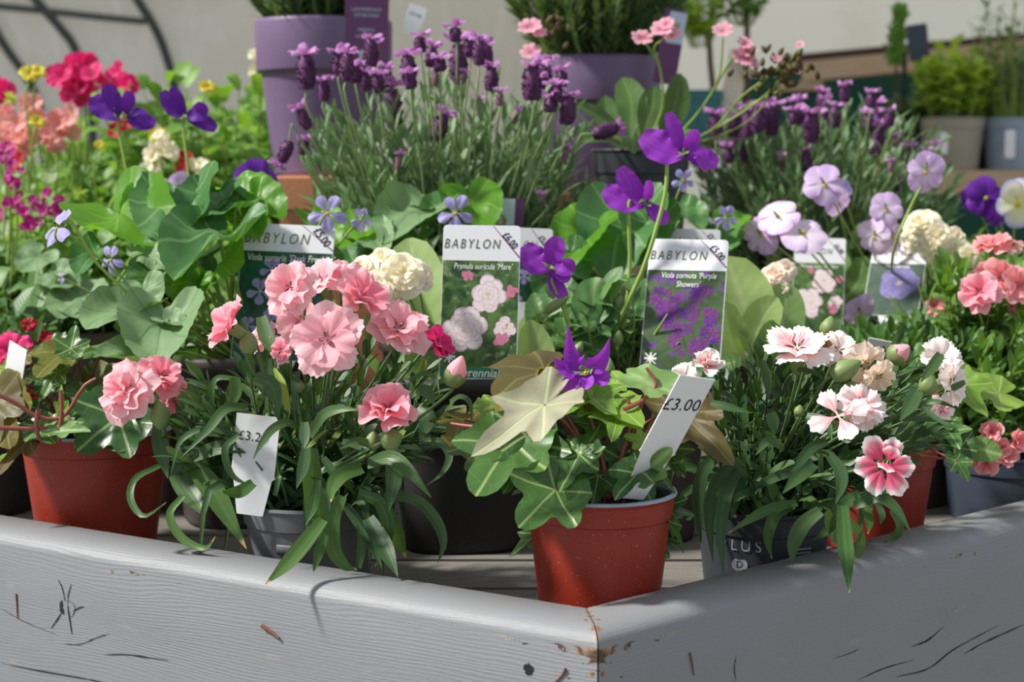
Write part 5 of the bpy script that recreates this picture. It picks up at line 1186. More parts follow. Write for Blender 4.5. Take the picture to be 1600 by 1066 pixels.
for q in [(570, 425, 1.28, 34, (-.3, -.7, .6)), (628, 430, 1.27, 40, (.15, -.85, .45)), (590, 452, 1.26, 34, (0, -.9, .2)), (600, 408, 1.30, 30, (0, -.6, .8)), (560, 445, 1.29, 26, (-.5, -.7, .3)), (655, 430, 1.28, 28, (.5, -.7, .3)), (612, 462, 1.27, 24, (.1, -.9, -.1))]:
    bloom(p1, st, *q, 'cream', kind='auri', base=hub, stem_r=.0013)
st.build('flower_stem', G['stemg'], p1)
babylon('£6.00 plant label showing pink-white double primrose blooms, in the black pot at centre', (693, 351), (814, 353), (688, 590), (1.30, 1.29, 1.285), '£6.00', ["Primula auricula 'Mare'"], 'pic_green', art1, .232, True, True, 1., 'plant labels', subx=.53)

# violas, label 3
c = cpx(985, 1.365); v2 = thing('potted_viola', c, 'tall-stemmed bright purple viola in the dark brown square pot behind the corner ivy', 'potted plant', 'violas')
square_pot(v2, c, .064, .141, 'brownp', .2)
hub = c + V((-.01, 0, .135))
def rnd_leaf(s): return max(.05, sin(pi * min(1, s * .95 + .04) ** .6) ** .6)
AVOID += [(990, 1142, 370, 592, 1.365)]
leafy(v2, hub, .045, .085, .075, 32, .026, .008, 'viola', rnd_leaf, 7, droop=.2, hz=.5)
mb = MB()
for q in [((925, 478), (930, 432), 1.33, 1.345, (-.1, -.95, .2), 0), ((940, 500), (958, 470), 1.32, 1.33, (0, -.9, .4), 0), ((850, 500), (835, 458), 1.35, 1.36, (0, -.9, .3), 0), ((870, 520), (895, 490), 1.34, 1.35, (0, -.9, .3), 0), ((930, 530), (915, 560), 1.32, 1.3, (0, -.9, .4), 0), ((960, 540), (985, 520), 1.33, 1.34, (0, -.9, .4), 0), ((990, 480), (1005, 450), 1.38, 1.39, (0, -.9, .4), 0), ((880, 450), (905, 465), 1.40, 1.39, (0, -.9, .4), 0)]:
    hleaf(mb, *q[:5], R_heart(.5), .2, .1, q[5], 40, 5, .85, nz=.12)
mb.build('round_leaves', G['viola'], v2)
st = Stems()
px_flower(v2, [([(1070, 240), (1035, 232), (1002, 212)], 66), ([(1066, 236), (1055, 205), (1044, 176)], 30), ([(1068, 238), (1080, 222), (1086, 202)], 30), ([(1072, 240), (1098, 248), (1122, 256)], 40), ([(1070, 240), (1092, 240), (1104, 266)], 30)], 1.33, 'violet')
px_flower(v2, [([(1008, 318), (972, 312), (943, 296)], 52), ([(1008, 314), (985, 290), (968, 262)], 40), ([(1008, 316), (1013, 300), (1012, 282)], 22), ([(1010, 318), (1028, 336), (1044, 346)], 32), ([(1008, 318), (1020, 330), (1022, 345)], 18)], 1.34, 'violet')
px_flower(v2, [([(860, 420), (836, 408), (818, 384)], 56), ([(860, 414), (866, 392), (872, 370)], 40), ([(862, 418), (882, 418), (893, 405)], 34), ([(862, 424), (868, 446), (884, 466)], 30), ([(862, 422), (880, 432), (888, 440)], 26)], 1.30, 'violet')
px_flower(v2, [([(913, 580), (892, 562), (887, 506)], 44), ([(910, 582), (880, 574), (863, 558)], 34), ([(918, 580), (940, 560), (953, 528)], 34), ([(912, 588), (897, 600), (884, 614)], 42), ([(918, 585), (938, 590), (952, 585)], 34), ([(914, 584), (918, 595), (912, 608)], 24)], 1.02, 'violet', sharp=(0, 2, 1), fold=.45)
mb = MB(); eye(mb, frame(P(915, 583, 1.01), (0, -1, .2)), .0015); mb.build('eye', PT['yellow'], v2)
tube(st, [hub + V((-.01, -.02, 0)), P(960, 520, 1.33), P(1005, 420, 1.32), P(1038, 310, 1.325), P(1043, 248, 1.33), P(1055, 240, 1.335)], .0021, .0015, 8, 18)
tube(st, [hub + V((-.01, -.02, 0)), P(975, 500, 1.34), P(984, 420, 1.34), P(982, 330, 1.34), P(985, 312, 1.34)], .0020, .0014, 8, 14)
tube(st, [hub + V((-.04, -.03, 0)), P(885, 500, 1.31), P(862, 440, 1.30), P(868, 425, 1.31)], .0013, .0011, 7, 9)
tube(st, [hub + V((-.03, -.06, .02)), P(925, 640, 1.12), P(916, 600, 1.035), P(914, 584, 1.022)], .0012, .0011, 7, 9)
bud(v2, st, 852, 488, 1.30, 46, 8, (.9, 0, .6), 'pink', hub, green=True); bud(v2, st, 965, 540, 1.31, 24, 8, (.1, 0, 1), 'pink', hub, green=True); bud(v2, st, 968, 462, 1.33, 24, 7, (-.1, -.1, -1), 'pink', None, green=True); bud(v2, st, 952, 590, 1.28, 32, 9, (0, 0, 1), 'pink', hub, green=True); bud(v2, st, 900, 552, 1.27, 20, 8, (.5, 0, 1), 'pink', hub, green=True)
st.build('flower_stem', G['stemg'], v2)
babylon('£5.00 plant label showing massed purple violas, in the pot behind the corner ivy', (1016, 373), (1139, 375), (985, 592), (1.355, 1.338, 1.312), '£5.00', ["Viola cornuta 'Purple", "Showers'"], 'pic_purple', art_pv, .225, True, True, 1., 'plant labels', subx=.53)

AVOID.clear()
# primrose right of label 3
c = cpx(1188, 1.48); p2 = thing('potted_primrose', c, 'double primrose with broad grey-green leaves in the taupe pot right of the purple viola label', 'potted plant', 'double primroses')
square_pot(p2, c, .060, .150, 'taupe', .3)
hub = c + V((0, 0, .135))
auri_leaves(p2, [([(1200, 565), (1180, 520), (1155, 460), (1135, 402)], 100, 1.40, 1.42, (-.1, -.9, .3), 0), ([(1200, 570), (1215, 530), (1225, 490), (1228, 440)], 70, 1.40, 1.44, (.3, -.8, .4), 1), ([(1180, 575), (1150, 550), (1140, 520), (1130, 470)], 56, 1.38, 1.37, (0, -.9, .4), 0), ([(1180, 570), (1175, 540), (1190, 500), (1215, 465)], 60, 1.37, 1.38, (.1, -.9, .4), 0),
 ([(1170, 575), (1150, 565), (1125, 570), (1100, 560)], 40, 1.37, 1.35, (0, -.7, .7), 1), ([(1170, 580), (1190, 560), (1200, 540), (1205, 500)], 50, 1.36, 1.36, (.2, -.9, .4), 1)])
st = Stems()
for q in [(1212, 432, 1.45, 26, (-.1, -.7, .6)), (1195, 445, 1.44, 18, (-.3, -.8, .4)), (1228, 422, 1.46, 20, (.2, -.8, .4)), (1218, 455, 1.44, 20, (0, -.9, .1))]: bloom(p2, st, *q, 'wilt', kind='auri', base=hub)
st.build('flower_stem', G['stemg'], p2)

# violet behind centre and its label, violet behind right
c = cpx(690, 1.565); v3 = thing('potted_violet', c, 'violet with heart-shaped leaves between the centre primrose label and the lavender', 'potted plant', 'violets')
square_pot(v3, c, .060, .150, 'brownp', .25); hub = c + V((0, 0, .135))
hearts(v3, [((655, 335), (600, 362), 1.53, 1.48, (-.1, -.55, .8), 1), ((665, 325), (628, 318), 1.55, 1.56, (0, -.4, .9), 1), ((690, 325), (660, 345), 1.54, 1.52, (-.1, -.5, .8), 0), ((735, 315), (758, 348), 1.54, 1.5, (.2, -.7, .6), 2), ((700, 318), (730, 300), 1.55, 1.56, (0, -.4, .9), 2), ((575, 370), (600, 385), 1.5, 1.47, (0, -.6, .8), 1), ((640, 375), (610, 400), 1.5, 1.47, (0, -.7, .8), 0), ((560, 360), (525, 375), 1.52, 1.48, (0, -.7, .8), 2), ((540, 385), (560, 420), 1.52, 1.48, (0, -.8, .5), 0)], hub, 26, c, (.0, .085), .07)
st = Stems(); viola_flowers(v3, [(712, 332, 1.47, 30, (.0, -.95, .25)), (830, 432, 1.5, 14, (.2, -.9, .1))], hub, st, narrow=1); st.build('flower_stem', G['stemg'], v3)
babylon('plant label almost hidden behind the centre primrose label, only its price corner showing', (770, 354), (864, 358), (770, 470), (1.49, 1.48, 1.49), '£5.00', [" "], 'pic_dark', art_soroia, .42, False, False, 1., 'plant labels')
c = cpx(1010, 1.60); v4 = thing('potted_violet', c, 'violet with heart-shaped leaves behind the tall purple viola stems', 'potted plant', 'violets')
square_pot(v4, c, .058, .150, 'brownp', .25); hub = c + V((0, 0, .135))
hearts(v4, [((915, 365), (880, 405), 1.50, 1.46, (-.2, -.6, .7), 2), ((925, 362), (960, 352), 1.52, 1.53, (.1, -.5, .8), 2), ((975, 348), (950, 420), 1.51, 1.46, (-.2, -.7, .6), 0), ((1010, 350), (1000, 400), 1.50, 1.46, (.1, -.7, .6), 0), ((1070, 330), (1100, 352), 1.58, 1.56, (.2, -.6, .8), 0), ((1130, 380), (1150, 350), 1.58, 1.6, (0, -.6, .8), 0), ((890, 400), (915, 430), 1.48, 1.46, (.1, -.8, .5), 0), ((1140, 350), (1165, 330), 1.58, 1.6, (0, -.6, .8), 2), ((860, 430), (840, 460), 1.48, 1.46, (.1, -.8, .5), 0)], hub, 34, c, (.0, .09), .085)
st = Stems(); viola_flowers(v4, [(1135, 340, 1.52, 22, (.3, -.8, .3)), (1068, 282, 1.54, 20, (.1, -.9, .1))], hub, st, narrow=1); st.build('flower_stem', G['stemg'], v4)
bloomst = MB()
babylon('plant label half hidden behind the purple viola label, only its heading showing', (1040, 357), (1126, 359), (1036, 500), (1.50, 1.49, 1.5), '£5.00', [" "], 'pic_dark', art_soroia, .25, False, False, 1., 'plant labels')

# left second-row viola in taupe pot
c = cpx(108, 1.64); v5 = thing('potted_viola', c, 'tall deep purple viola in the taupe pot behind the left ivy', 'potted plant', 'violas')
square_pot(v5, c, .062, .150, 'taupe', .1); hub = c + V((0, 0, .135))
leafy(v5, hub, .05, .07, .085, 30, .034, .010, 'viola', rnd_leaf, 6, droop=.2, hz=.6)
mb = MB()
for q in [((115, 470), (90, 490), 1.55, 1.52, (0, -.7, .7), 0), ((125, 465), (140, 490), 1.55, 1.52, (0, -.7, .7), 0), ((90, 430), (120, 440), 1.56, 1.55, (0, -.7, .7), 0), ((60, 400), (30, 420), 1.58, 1.56, (0, -.7, .7), 0)]: hleaf(mb, *q[:5], R_heart(.5), .2, .1, q[5], 40, 5, 1.1, nz=.12)
mb.build('round_leaves', G['heart_pale'], v5)
st = Stems()
px_flower(v5, [([(190, 183), (162, 170), (146, 150)], 44), ([(188, 178), (176, 155), (166, 132)], 34), ([(195, 178), (200, 160), (202, 142)], 26), ([(198, 182), (220, 190), (243, 192)], 34), ([(205, 180), (218, 178), (230, 198)], 24)], 1.62, 'violetd')
px_flower(v5, [([(286, 184), (268, 168), (254, 142)], 30), ([(288, 180), (278, 160), (270, 136)], 28), ([(292, 182), (310, 176), (316, 160)], 32), ([(294, 186), (316, 190), (338, 202)], 30)], 1.66, 'violetd')
tube(st, [hub, P(208, 400, 1.60), P(202, 300, 1.61), P(185, 200, 1.62), P(178, 168, 1.62)], .0017, .0014, 7, 14)
tube(st, [hub, P(300, 380, 1.64), P(294, 270, 1.65), P(286, 200, 1.66), P(288, 178, 1.66)], .0016, .0013, 7, 14)
st.build('flower_stem', G['stemg'], v5)
c = cpx(395, 1.67); v6 = thing('potted_viola', c, 'viola with one open deep purple bloom in front of the terracotta box', 'potted plant', 'violas')
round_pot(v6, c, .055, .13, 'brownp', taper=.8); hub = c + V((0, 0, .12))
leafy(v6, hub, .04, .10, .07, 22, .032, .010, 'bushy', rnd_leaf, 6, droop=.2, hz=.6)
st = Stems(); viola_flowers(v6, [(402, 285, 1.50, 38, (.25, -.85, .35), 'violetd', .5), (285, 290, 1.72, 22, (.2, -.8, .1), 'lilac', .5)], hub, st); st.build('flower_stem', G['stemg'], v6)

# right second row
c = cpx(1290, 1.73); p3 = thing('potted_primrose', c, 'primrose pot holding the small rose-pink label right of centre, dark greenery', 'potted plant', 'double primroses')
round_pot(p3, c, .050, .13, 'brownp', taper=.8); hub = c + V((0, 0, .12))
auri_leaves(p3, [([(1290, 520), (1310, 480), (1340, 440), (1350, 400)], 50, 1.70, 1.72, (.1, -.9, .4), 1), ([(1280, 520), (1250, 480), (1240, 440), (1245, 400)], 50, 1.72, 1.74, (-.1, -.9, .4), 1), ([(1290, 520), (1290, 470), (1300, 420), (1290, 370)], 60, 1.76, 1.80, (0, -.9, .4), 1)])
babylon('small £6.00 plant label showing pink-white primrose blooms, right of centre', (1242, 371), (1322, 373), (1230, 520), (1.705, 1.695, 1.675), '£6.00', ["Primula auricula 'Mare'"], 'pic_green', art1, .265, False, False, 1., 'plant labels', subx=.5)
c = cpx(1390, 1.86); v7 = thing('potted_viola', c, 'lilac and white viola with pale purple blooms over the two small right-hand labels', 'potted plant', 'violas')
round_pot(v7, c, .050, .13, 'brownp', taper=.8); hub = c + V((0, 0, .12))
AVOID += [(1340, 1450, 370, 478, 1.70), (1230, 1325, 370, 500, 1.71)]
leafy(v7, hub, .045, .12, .13, 34, .030, .009, 'viola', rnd_leaf, 7, droop=.2, hz=.6)
st = Stems()
viola_flowers(v7, [(1288, 288, 1.60, 36, (-.1, -.85, .45), 'lilac', .2), (1447, 268, 1.58, 34, (.15, -.95, .2), 'lilac', -.5), (1385, 328, 1.60, 30, (.0, -.9, .35), 'lilac', 0), (1310, 318, 1.66, 26, (.4, -.8, -.2), 'lilac', .4), (1215, 338, 1.57, 38, (-.3, -.5, .8), 'lilacw', .4), (1255, 365, 1.56, 46, (.1, -.7, .7), 'lilacw', 2.8), (1188, 368, 1.58, 32, (-.6, -.75, .1), 'lilac', .7), (1365, 370, 1.60, 30, (-.6, -.7, .1), 'lilacw', .4), (1395, 372, 1.64, 24, (.2, -.8, .2), 'lilac', .3), (1345, 488, 1.56, 30, (.2, -.8, -.3), 'lilac', .4), (1318, 300, 1.70, 20, (.4, -.8, .1), 'sororia', .4)], hub, st)
tube(st, [hub, P(1395, 400, 1.60), P(1420, 330, 1.585), P(1440, 290, 1.58), P(1443, 275, 1.585)], .0016, .0013, 7, 12)
st.build('flower_stem', G['stemg'], v7)
babylon('small £5.00 plant label with a big lilac-blue bloom, furthest right of the labels', (1366, 377), (1452, 379), (1340, 492), (1.67, 1.648, 1.62), '£5.00', ["Viola cornuta"], 'pic_dull', art_big, .30, False, False, 1., 'plant labels')
c = cpx(1510, 1.71); p4 = thing('potted_primrose', c, 'pale yellow double primrose behind the right-hand pinks', 'potted plant', 'double primroses')
round_pot(p4, c, .050, .13, 'brownp', taper=.8); hub = c + V((0, 0, .12))
auri_leaves(p4, [([(1500, 500), (1480, 460), (1455, 430), (1462, 400)], 46, 1.70, 1.69, (-.1, -.9, .4), 0), ([(1510, 500), (1540, 460), (1560, 420), (1570, 380)], 60, 1.70, 1.70, (.1, -.9, .4), 1), ([(1510, 500), (1510, 460), (1500, 420), (1480, 390)], 60, 1.74, 1.74, (.1, -.9, .4), 0)])
st = Stems()
for q in [(1440, 352, 1.62, 30, (-.2, -.7, .6)), (1465, 370, 1.61, 28, (.1, -.9, .3)), (1430, 372, 1.62, 24, (-.4, -.8, .1)), (1490, 372, 1.63, 22, (.3, -.8, .4)), (1458, 392, 1.61, 22, (.1, -.9, 0)), (1505, 395, 1.62, 22, (.2, -.8, .2)), (1450, 345, 1.64, 24, (0, -.5, .9)), (1515, 400, 1.6, 20, (.2, -.8, .2))]: bloom(p4, st, *q, 'cream', kind='auri', base=hub)
st.build('flower_stem', G['stemg'], p4)
c = cpx(1545, 1.565); d3 = thing('potted_pink', c, 'coral pink garden pinks with fresh green foliage at the right edge', 'potted plant')
round_pot(d3, c, .058, .12, 'brownp', taper=.8); mb = MB()
AVOID += [(1330, 1450, 370, 478, 1.63), (1230, 1325, 370, 500, 1.66)]
bush_shoots(mb, c + V((0, 0, .11)), .05, .13, .11, 62, .038, .0044, 9, .25, smi=1)
bush_shoots(mb, c + V((-.03, -.06, .07)), .05, .10, .10, 44, .040, .0046, 8, .3, smi=1)
mb.build('foliage', [G['fresh'], G['stemg']], d3)
st = Stems(); b0 = c + V((0, 0, .13))
for q in [(1552, 385, 1.50, 36, (-.1, -.25, .95), 'pinkedge', 1), (1580, 380, 1.50, 26, (.3, -.5, .8), 'pinkedge', 0), (1530, 458, 1.42, 38, (-.1, -.75, .6), 'pinkhot', 2), (1565, 435, 1.46, 34, (.2, -.8, .4), 'pinkedge', 1), (1590, 445, 1.45, 34, (.4, -.8, .3), 'pinkedge', 1), (1545, 430, 1.5, 26, (-.2, -.8, .3), 'pinkedge', 1), (1460, 480, 1.55, 18, (-.3, -.8, .3), 'pinkedge', 1), (1480, 482, 1.55, 14, (.3, -.8, .3), 'pinkhot', 1), (1590, 478, 1.5, 20, (.3, -.8, .1), 'pinkedge', 1)]:
    bloom(d3, st, *q[:6], kind='carn', base=b0, double=q[6])
st.build('flower_stem', G['stemg'], d3)
c = cpx(1425, 1.50); d4 = thing('potted_pink', c, 'unopened garden pinks with green spiky foliage below the furthest right label', 'potted plant')
round_pot(d4, c, .05, .12, 'brownp', taper=.8); mb = MB()
bush_shoots(mb, c + V((0, 0, .11)), .045, .062, .06, 40, .040, .0032, 8, .2, smi=1)
mb.build('foliage', [G['viola'], G['stemr']], d4)
AVOID.clear()
c = cpx(1585, 1.95); v8 = thing('potted_viola', c, 'viola with deep purple and cream blooms at the right edge below the shelf', 'potted plant', 'violas')
round_pot(v8, c, .055, .13, 'brownp', taper=.8); hub = c + V((0, 0, .12))
leafy(v8, hub, .045, .12, .11, 30, .032, .010, 'bushy', rnd_leaf, 6, droop=.2, hz=.6)
st = Stems(); viola_flowers(v8, [(1540, 308, 1.85, 34, (-.1, -.9, .2), 'violetd', .5), (1565, 335, 1.85, 26, (.3, -.8, -.2), 'violetd', .5), (1522, 312, 1.87, 22, (-.4, -.8, .1), 'violetd', .5), (1590, 318, 1.80, 40, (.2, -.9, .2), 'butter', 0)], hub, st); st.build('flower_stem', G['stemg'], v8)

# ================================================================== LAVENDERS, PURPLE POTS
def plinth(label, x0, x1, y0, y1, z1, name='terracotta_planter'):
    mb = MB(); prof = []; cx, cy = (x0 + x1) / 2, (y0 + y1) / 2
    def ring(s, z): return [V((cx + sx * (x1 - x0) / 2 * s, cy + sy * (y1 - y0) / 2 * s, z)) for sx, sy in ((-1, -1), (1, -1), (1, 1), (-1, 1))]
    rows = [ring(.90, 0), ring(.97, z1 - .04), ring(1.0, z1 - .039), ring(1.0, z1 - .003), ring(.985, z1), ring(.1, z1)]
    mb.grid(rows, [[(0, 0)] * 4] * 6, 0, 0, True); mb.poly(rows[-1])
    o = mb.build(name, K['terra'], smooth=False); return tag(o, label, 'planter', 'terracotta planters')
plinth('terracotta planter under the left purple pot, catching the sun', P(432, 272, 1.89).x, P(606, 272, 1.89).x, 1.89, 2.07, .303)
plinth('shaded terracotta planter under the right purple pot, behind the lavender', P(770, 272, 1.96).x, P(938, 272, 1.96).x + .055, 1.96, 2.14, .283)
mb = MB(); q = cpx(1000, 1.82); mb.box((q.x, q.y, .114), (.115, .11, .228)); tag(mb.build('wooden_block', K['pine'], smooth=False), 'wooden block raising the dark pot of pink lewisia', 'block')
def purple_pot(c, R, H, label):
    root = thing('potted_lavender', c, label, 'potted plant', 'plants in tall purple pots'); mb = MB(); rb = R * .74
    prof = [(rb * .1, .003), (rb, 0), (rb * 1.01, .004), (R * .90, H * .63), (R * .91, H * .66), (R * .975, H * .665), (R * .985, H * .68), (R, H - .004), (R - .001, H), (R - .006, H), (R - .008, H * .7), (rb * .9, .03)]
    loft(mb, c, prof, 72); mb.build('pot', K['purple'], root)
    mb = MB(); loft(mb, c, [(R * .93, H * .9), (R * .4, H * .92), (.001, H * .92)], 40); mb.build('compost', K['soil'], root)
    return root
c = cpx(510, 1.975, .303); pp1 = purple_pot(c, .0825, .184, 'tall purple pot of dark green lavender standing on the sunlit terracotta planter')
lav_plant(pp1, c + V((0, 0, .17)), .055, 0, .62, .095, 90, .034, [], 'rose', 'stemd')
c = cpx(935, 2.05, .283); pp2 = purple_pot(c, .077, .166, 'purple pot of dense rosemary-like lavender behind the pink lewisia flowers')
lav_plant(pp2, c + V((0, 0, .15)), .06, 0, .60, .115, 130, .036, [((838, 5), (842, 28), 2.0)], 'rose', 'stemd')
def plum_label(label, tl, tr, bl, Y, lines, crest=None):
    M, w_, h = card_matrix(tl, tr, Y, Y, bl, Y); root = thing('plant_label', M @ V((w_ / 2, -h, 0)), label, 'plant label', 'plum lavender labels'); mb = MB()
    slab(mb, M, rrect(0, w_, -h, 0, w_ * .05), .0006); mb.build('card', K['plum'], root, smooth=False)
    if lines == 'text':
        mb = MB()
        for i, s_ in enumerate(('LAVANDULA', 'STOECHAS')): text_mb(mb, s_, w_ * .115, M @ Matrix.Translation((w_ * .5, -h * .46 - i * w_ * .13, .0004)), 0, 0, 1.)
        text_mb(mb, 'FRENCH', w_ * .10, M @ Matrix.Translation((w_ * .5, -h * .66, .0004))); text_mb(mb, 'LAVENDER', w_ * .10, M @ Matrix.Translation((w_ * .5, -h * .72, .0004)))
        mb.build('printed_text', K['greyink'] if 0 else K['paleblue'], root, smooth=False)
    if crest:
        x0, x1, y0, y1 = crest; mb = MB(); sheet(mb, M, [(w_ * x0, -h * y1), (w_ * x1, -h * y1), (w_ * x1, -h * y0), (w_ * x0, -h * y0)], .0003); mb.build('pale_panel', K['paleblue'], root, smooth=False)
        cx, cy, r = w_ * (x0 + x1) / 2, -h * (y0 + (y1 - y0) * .42), w_ * .13; mb = MB()
        sheet(mb, M, [(cx + r * (1 + .08 * (k % 2)) * cos(k * pi / 18), cy + r * (1 + .08 * (k % 2)) * sin(k * pi / 18)) for k in range(36)], .0005); mb.build('round_seal', K['gold'], root, smooth=False)
        mb = MB(); text_mb(mb, 'S', r * 1.6, M @ Matrix.Translation((cx, cy, .0008)), bold=.0002); mb.build('seal_letter', K['paleblue'], root, smooth=False)
    return root
plum_label('tall plum-coloured label with pale lettering in the left purple pot', (540, -60), (609, -58), (528, 100), 1.90, 'text', (.35, .72, .86, 1.0))
plum_label('plum and pale blue label with a round seal, in the centre lavender', (748, 306), (820, 310), (752, 372), 1.58, '', (.20, .80, .03, 1.3))
plum_label('narrow plum label with pale top at the right side of the purple pot', (1040, 12), (1075, 18), (1032, 130), 1.97, '', (.25, 1., .03, .45))
price_tag('tilted white price tag in the left purple pot', (640, 4), (668, 14), None, (628, 48), (1.90, 1.90, 1.90), '£9.99', (.5, .5), .28, -.1, notch=False)
c = cpx(700, 1.735); lv = thing('potted_lavender', c, 'large flowering lavender at centre with many dark purple spikes', 'potted plant', 'flowering lavenders')
round_pot(lv, c, .078, .165, 'black', taper=.8)
HD = [((543, 74), (541, 127)), ((578, 52), (580, 103)), ((568, 106), (573, 142)), ((636, 76), (640, 129)), ((611, 125), (616, 202)), ((656, 52), (658, 82)), ((676, 66), (672, 105)), ((714, 55), (718, 132)), ((711, 38), (713, 66)), ((733, 54), (734, 90)), ((749, 55), (748, 102)), ((761, 63), (761, 105)), ((768, 96), (768, 143)), ((686, 88), (688, 112)), ((604, 100), (604, 137)), ((697, 170), (680, 221)), ((831, 92), (831, 157)), ((850, 84), (848, 147)), ((876, 104), (878, 138)), ((890, 140), (885, 195)), ((860, 150), (860, 176)), ((975, 196), (926, 211)), ((477, 74), (480, 140)), ((527, 74), (530, 118)), ((505, 118), (507, 158)), ((466, 164), (482, 202)), ((436, 262), (453, 220)), ((475, 215), (475, 242)), ((590, 110), (592, 145)), ((555, 98), (557, 130)), ((640, 110), (642, 140)), ((812, 168), (800, 192), .6), ((625, 236), (621, 266), .6), ((781, 136), (780, 167), .6), ((750, 150), (750, 176), .6), ((681, 108), (680, 136), .6), ((725, 110), (722, 130), .6), ((590, 60), (592, 100), .6), ((643, 230), (642, 242), .5), ((840, 118), (842, 150)), ((868, 128), (870, 160)), ((888, 225), (880, 255), .6), ((845, 300), (850, 320), .5)]
lav_plant(lv, c + V((0, -.02, .165)), .07, 0, .405, .150, 290, .031, [((a[0][0], a[0][1]), (a[1][0], a[1][1]), 1.53 + .16 * ((i * 37) % 10) / 10) + ((a[2],) if len(a) > 2 else ()) for i, a in enumerate(HD)])
c = cpx(1275, 2.06); lr = thing('potted_lavender', c, 'flowering lavender on the right, further back, below the pine rail', 'potted plant', 'flowering lavenders')
round_pot(lr, c, .078, .165, 'black', taper=.8)
HR = [((1116, 170), (1120, 216)), ((1148, 174), (1146, 214)), ((1169, 164), (1169, 214)), ((1184, 158), (1183, 208)), ((1206, 154), (1204, 212)), ((1248, 150), (1248, 194)), ((1268, 166), (1268, 224)), ((1283, 137), (1284, 172)), ((1306, 158), (1303, 201)), ((1319, 130), (1321, 160)), ((1363, 140), (1360, 168)), ((1359, 170), (1356, 212)), ((1381, 186), (1370, 248)), ((1389, 170), (1390, 198)), ((1150, 214), (1160, 259)), ((1136, 225), (1140, 255)), ((1258, 228), (1262, 268)), ((1463, 226), (1460, 250)), ((1419, 224), (1413, 250)), ((1400, 210), (1400, 230), .6), ((1392, 250), (1390, 270), .6), ((1402, 278), (1400, 300)), ((1195, 160), (1196, 200)), ((1240, 168), (1240, 195)), ((1290, 150), (1290, 185)), ((1372, 155), (1372, 190)), ((1450, 232), (1448, 252), .6), ((1158, 160), (1158, 200)), ((1222, 240), (1222, 262), .6)]
lav_plant(lr, c + V((0, -.02, .165)), .07, 0, .385, .165, 260, .031, [((a[0][0], a[0][1]), (a[1][0], a[1][1]), 1.86 + .14 * ((i * 37) % 10) / 10) + ((a[2],) if len(a) > 2 else ()) for i, a in enumerate(HR)])
# lewisia
c = cpx(1000, 1.82, .228); lw = thing('potted_lewisia', c, 'pink lewisia with arching flower stems in the dark pot on the wooden block', 'potted plant')
round_pot(lw, c, .056, .105, 'char', taper=.84, band=.028)
auri_leaves(lw, [([(985, 235), (985, 190), (985, 155), (972, 122)], 50, 1.80, 1.84, (0, -.95, .2), 0), ([(1000, 235), (1010, 195), (1020, 165), (1022, 135)], 46, 1.80, 1.83, (0, -.95, .2), 0), ([(1010, 235), (1040, 200), (1056, 160), (1062, 115)], 44, 1.80, 1.82, (.2, -.9, .2), 0), ([(990, 235), (960, 200), (930, 180), (900, 162)], 36, 1.80, 1.78, (-.1, -.6, .7), 0), ([(990, 238), (960, 225), (935, 215), (910, 222)], 34, 1.78, 1.74, (0, -.6, .7), 0), ([(1000, 238), (990, 225), (988, 215), (990, 240)], 30, 1.76, 1.73, (0, -.6, .8), 0), ([(1010, 235), (1040, 220), (1070, 215), (1090, 225)], 34, 1.78, 1.76, (0, -.6, .7), 0), ([(1000, 235), (995, 200), (1000, 180), (1000, 160)], 40, 1.84, 1.88, (0, -.95, .2), 0), ([(985, 235), (960, 215), (950, 185), (945, 150)], 40, 1.84, 1.87, (0, -.95, .2), 0)], ('lewisia', 'lewisia'))
st = Stems(); b0 = c + V((0, 0, .1))
for L in ([(1005, 235), (1035, 170), (1032, 110), (1022, 75), (1040, 60)], [(1022, 90), (1010, 70), (1002, 65)], [(1020, 232), (1070, 200), (1120, 130), (1130, 60)], [(1030, 235), (1110, 205), (1160, 150), (1230, 100)], [(1110, 150), (1145, 90), (1165, 88)], [(1040, 238), (1120, 200), (1200, 145), (1245, 78)], [(1150, 175), (1200, 150), (1250, 130)], [(850, 240), (840, 150), (850, 80), (835, 50)], [(1180, 140), (1210, 110), (1225, 90)], [(1060, 232), (1130, 210), (1180, 180), (1220, 120)]):
    tube(st, px_path(L, 1.78, 1.72), .0014, .0009, 6, 12)
tube(st, [b0, P(900, 180, 1.76), P(862, 120, 1.74), P(850, 70, 1.72)], .0014, .001, 6, 10)
st.build('flower_stem', G['stemr'] if 0 else G['stemg'], lw)
for (x, y, r) in [(828, 42, 20), (840, 50, 16), (830, 82, 18), (1003, 60, 18), (1035, 45, 20), (1050, 55, 15), (1129, 48, 17), (1163, 68, 14), (1160, 90, 20), (1172, 98, 16), (1250, 70, 8), (1213, 92, 9), (1235, 108, 9), (1168, 80, 16), (1245, 112, 7), (1042, 38, 14)]:
    bloom(lw, st, x, y, 1.72, r, (rnd.uniform(-.3, .3), -.6, .6), 'lew', kind='single', n=8, ha=22, teeth=0, tilt=.2, cal=.3)
mb = MB()
for i in range(60):
    x, y = rnd.gauss(1215, 26), rnd.gauss(118, 16); bud_mesh(mb, P(x, y, 1.72 + rnd.uniform(-.02, .02)), (rnd.uniform(-1, 1), rnd.uniform(-1, 1), 1), .010, .0028)
mb.build('bud_cluster', G['ivy_brown'], lw); mb = MB()
for i in range(16): bud_mesh(mb, P(rnd.gauss(865, 14), rnd.gauss(52, 12), 1.73), (rnd.uniform(-1, 1), 0, 1), .010, .003)
mb.build('bud_cluster', G['ivy_brown'], lw)

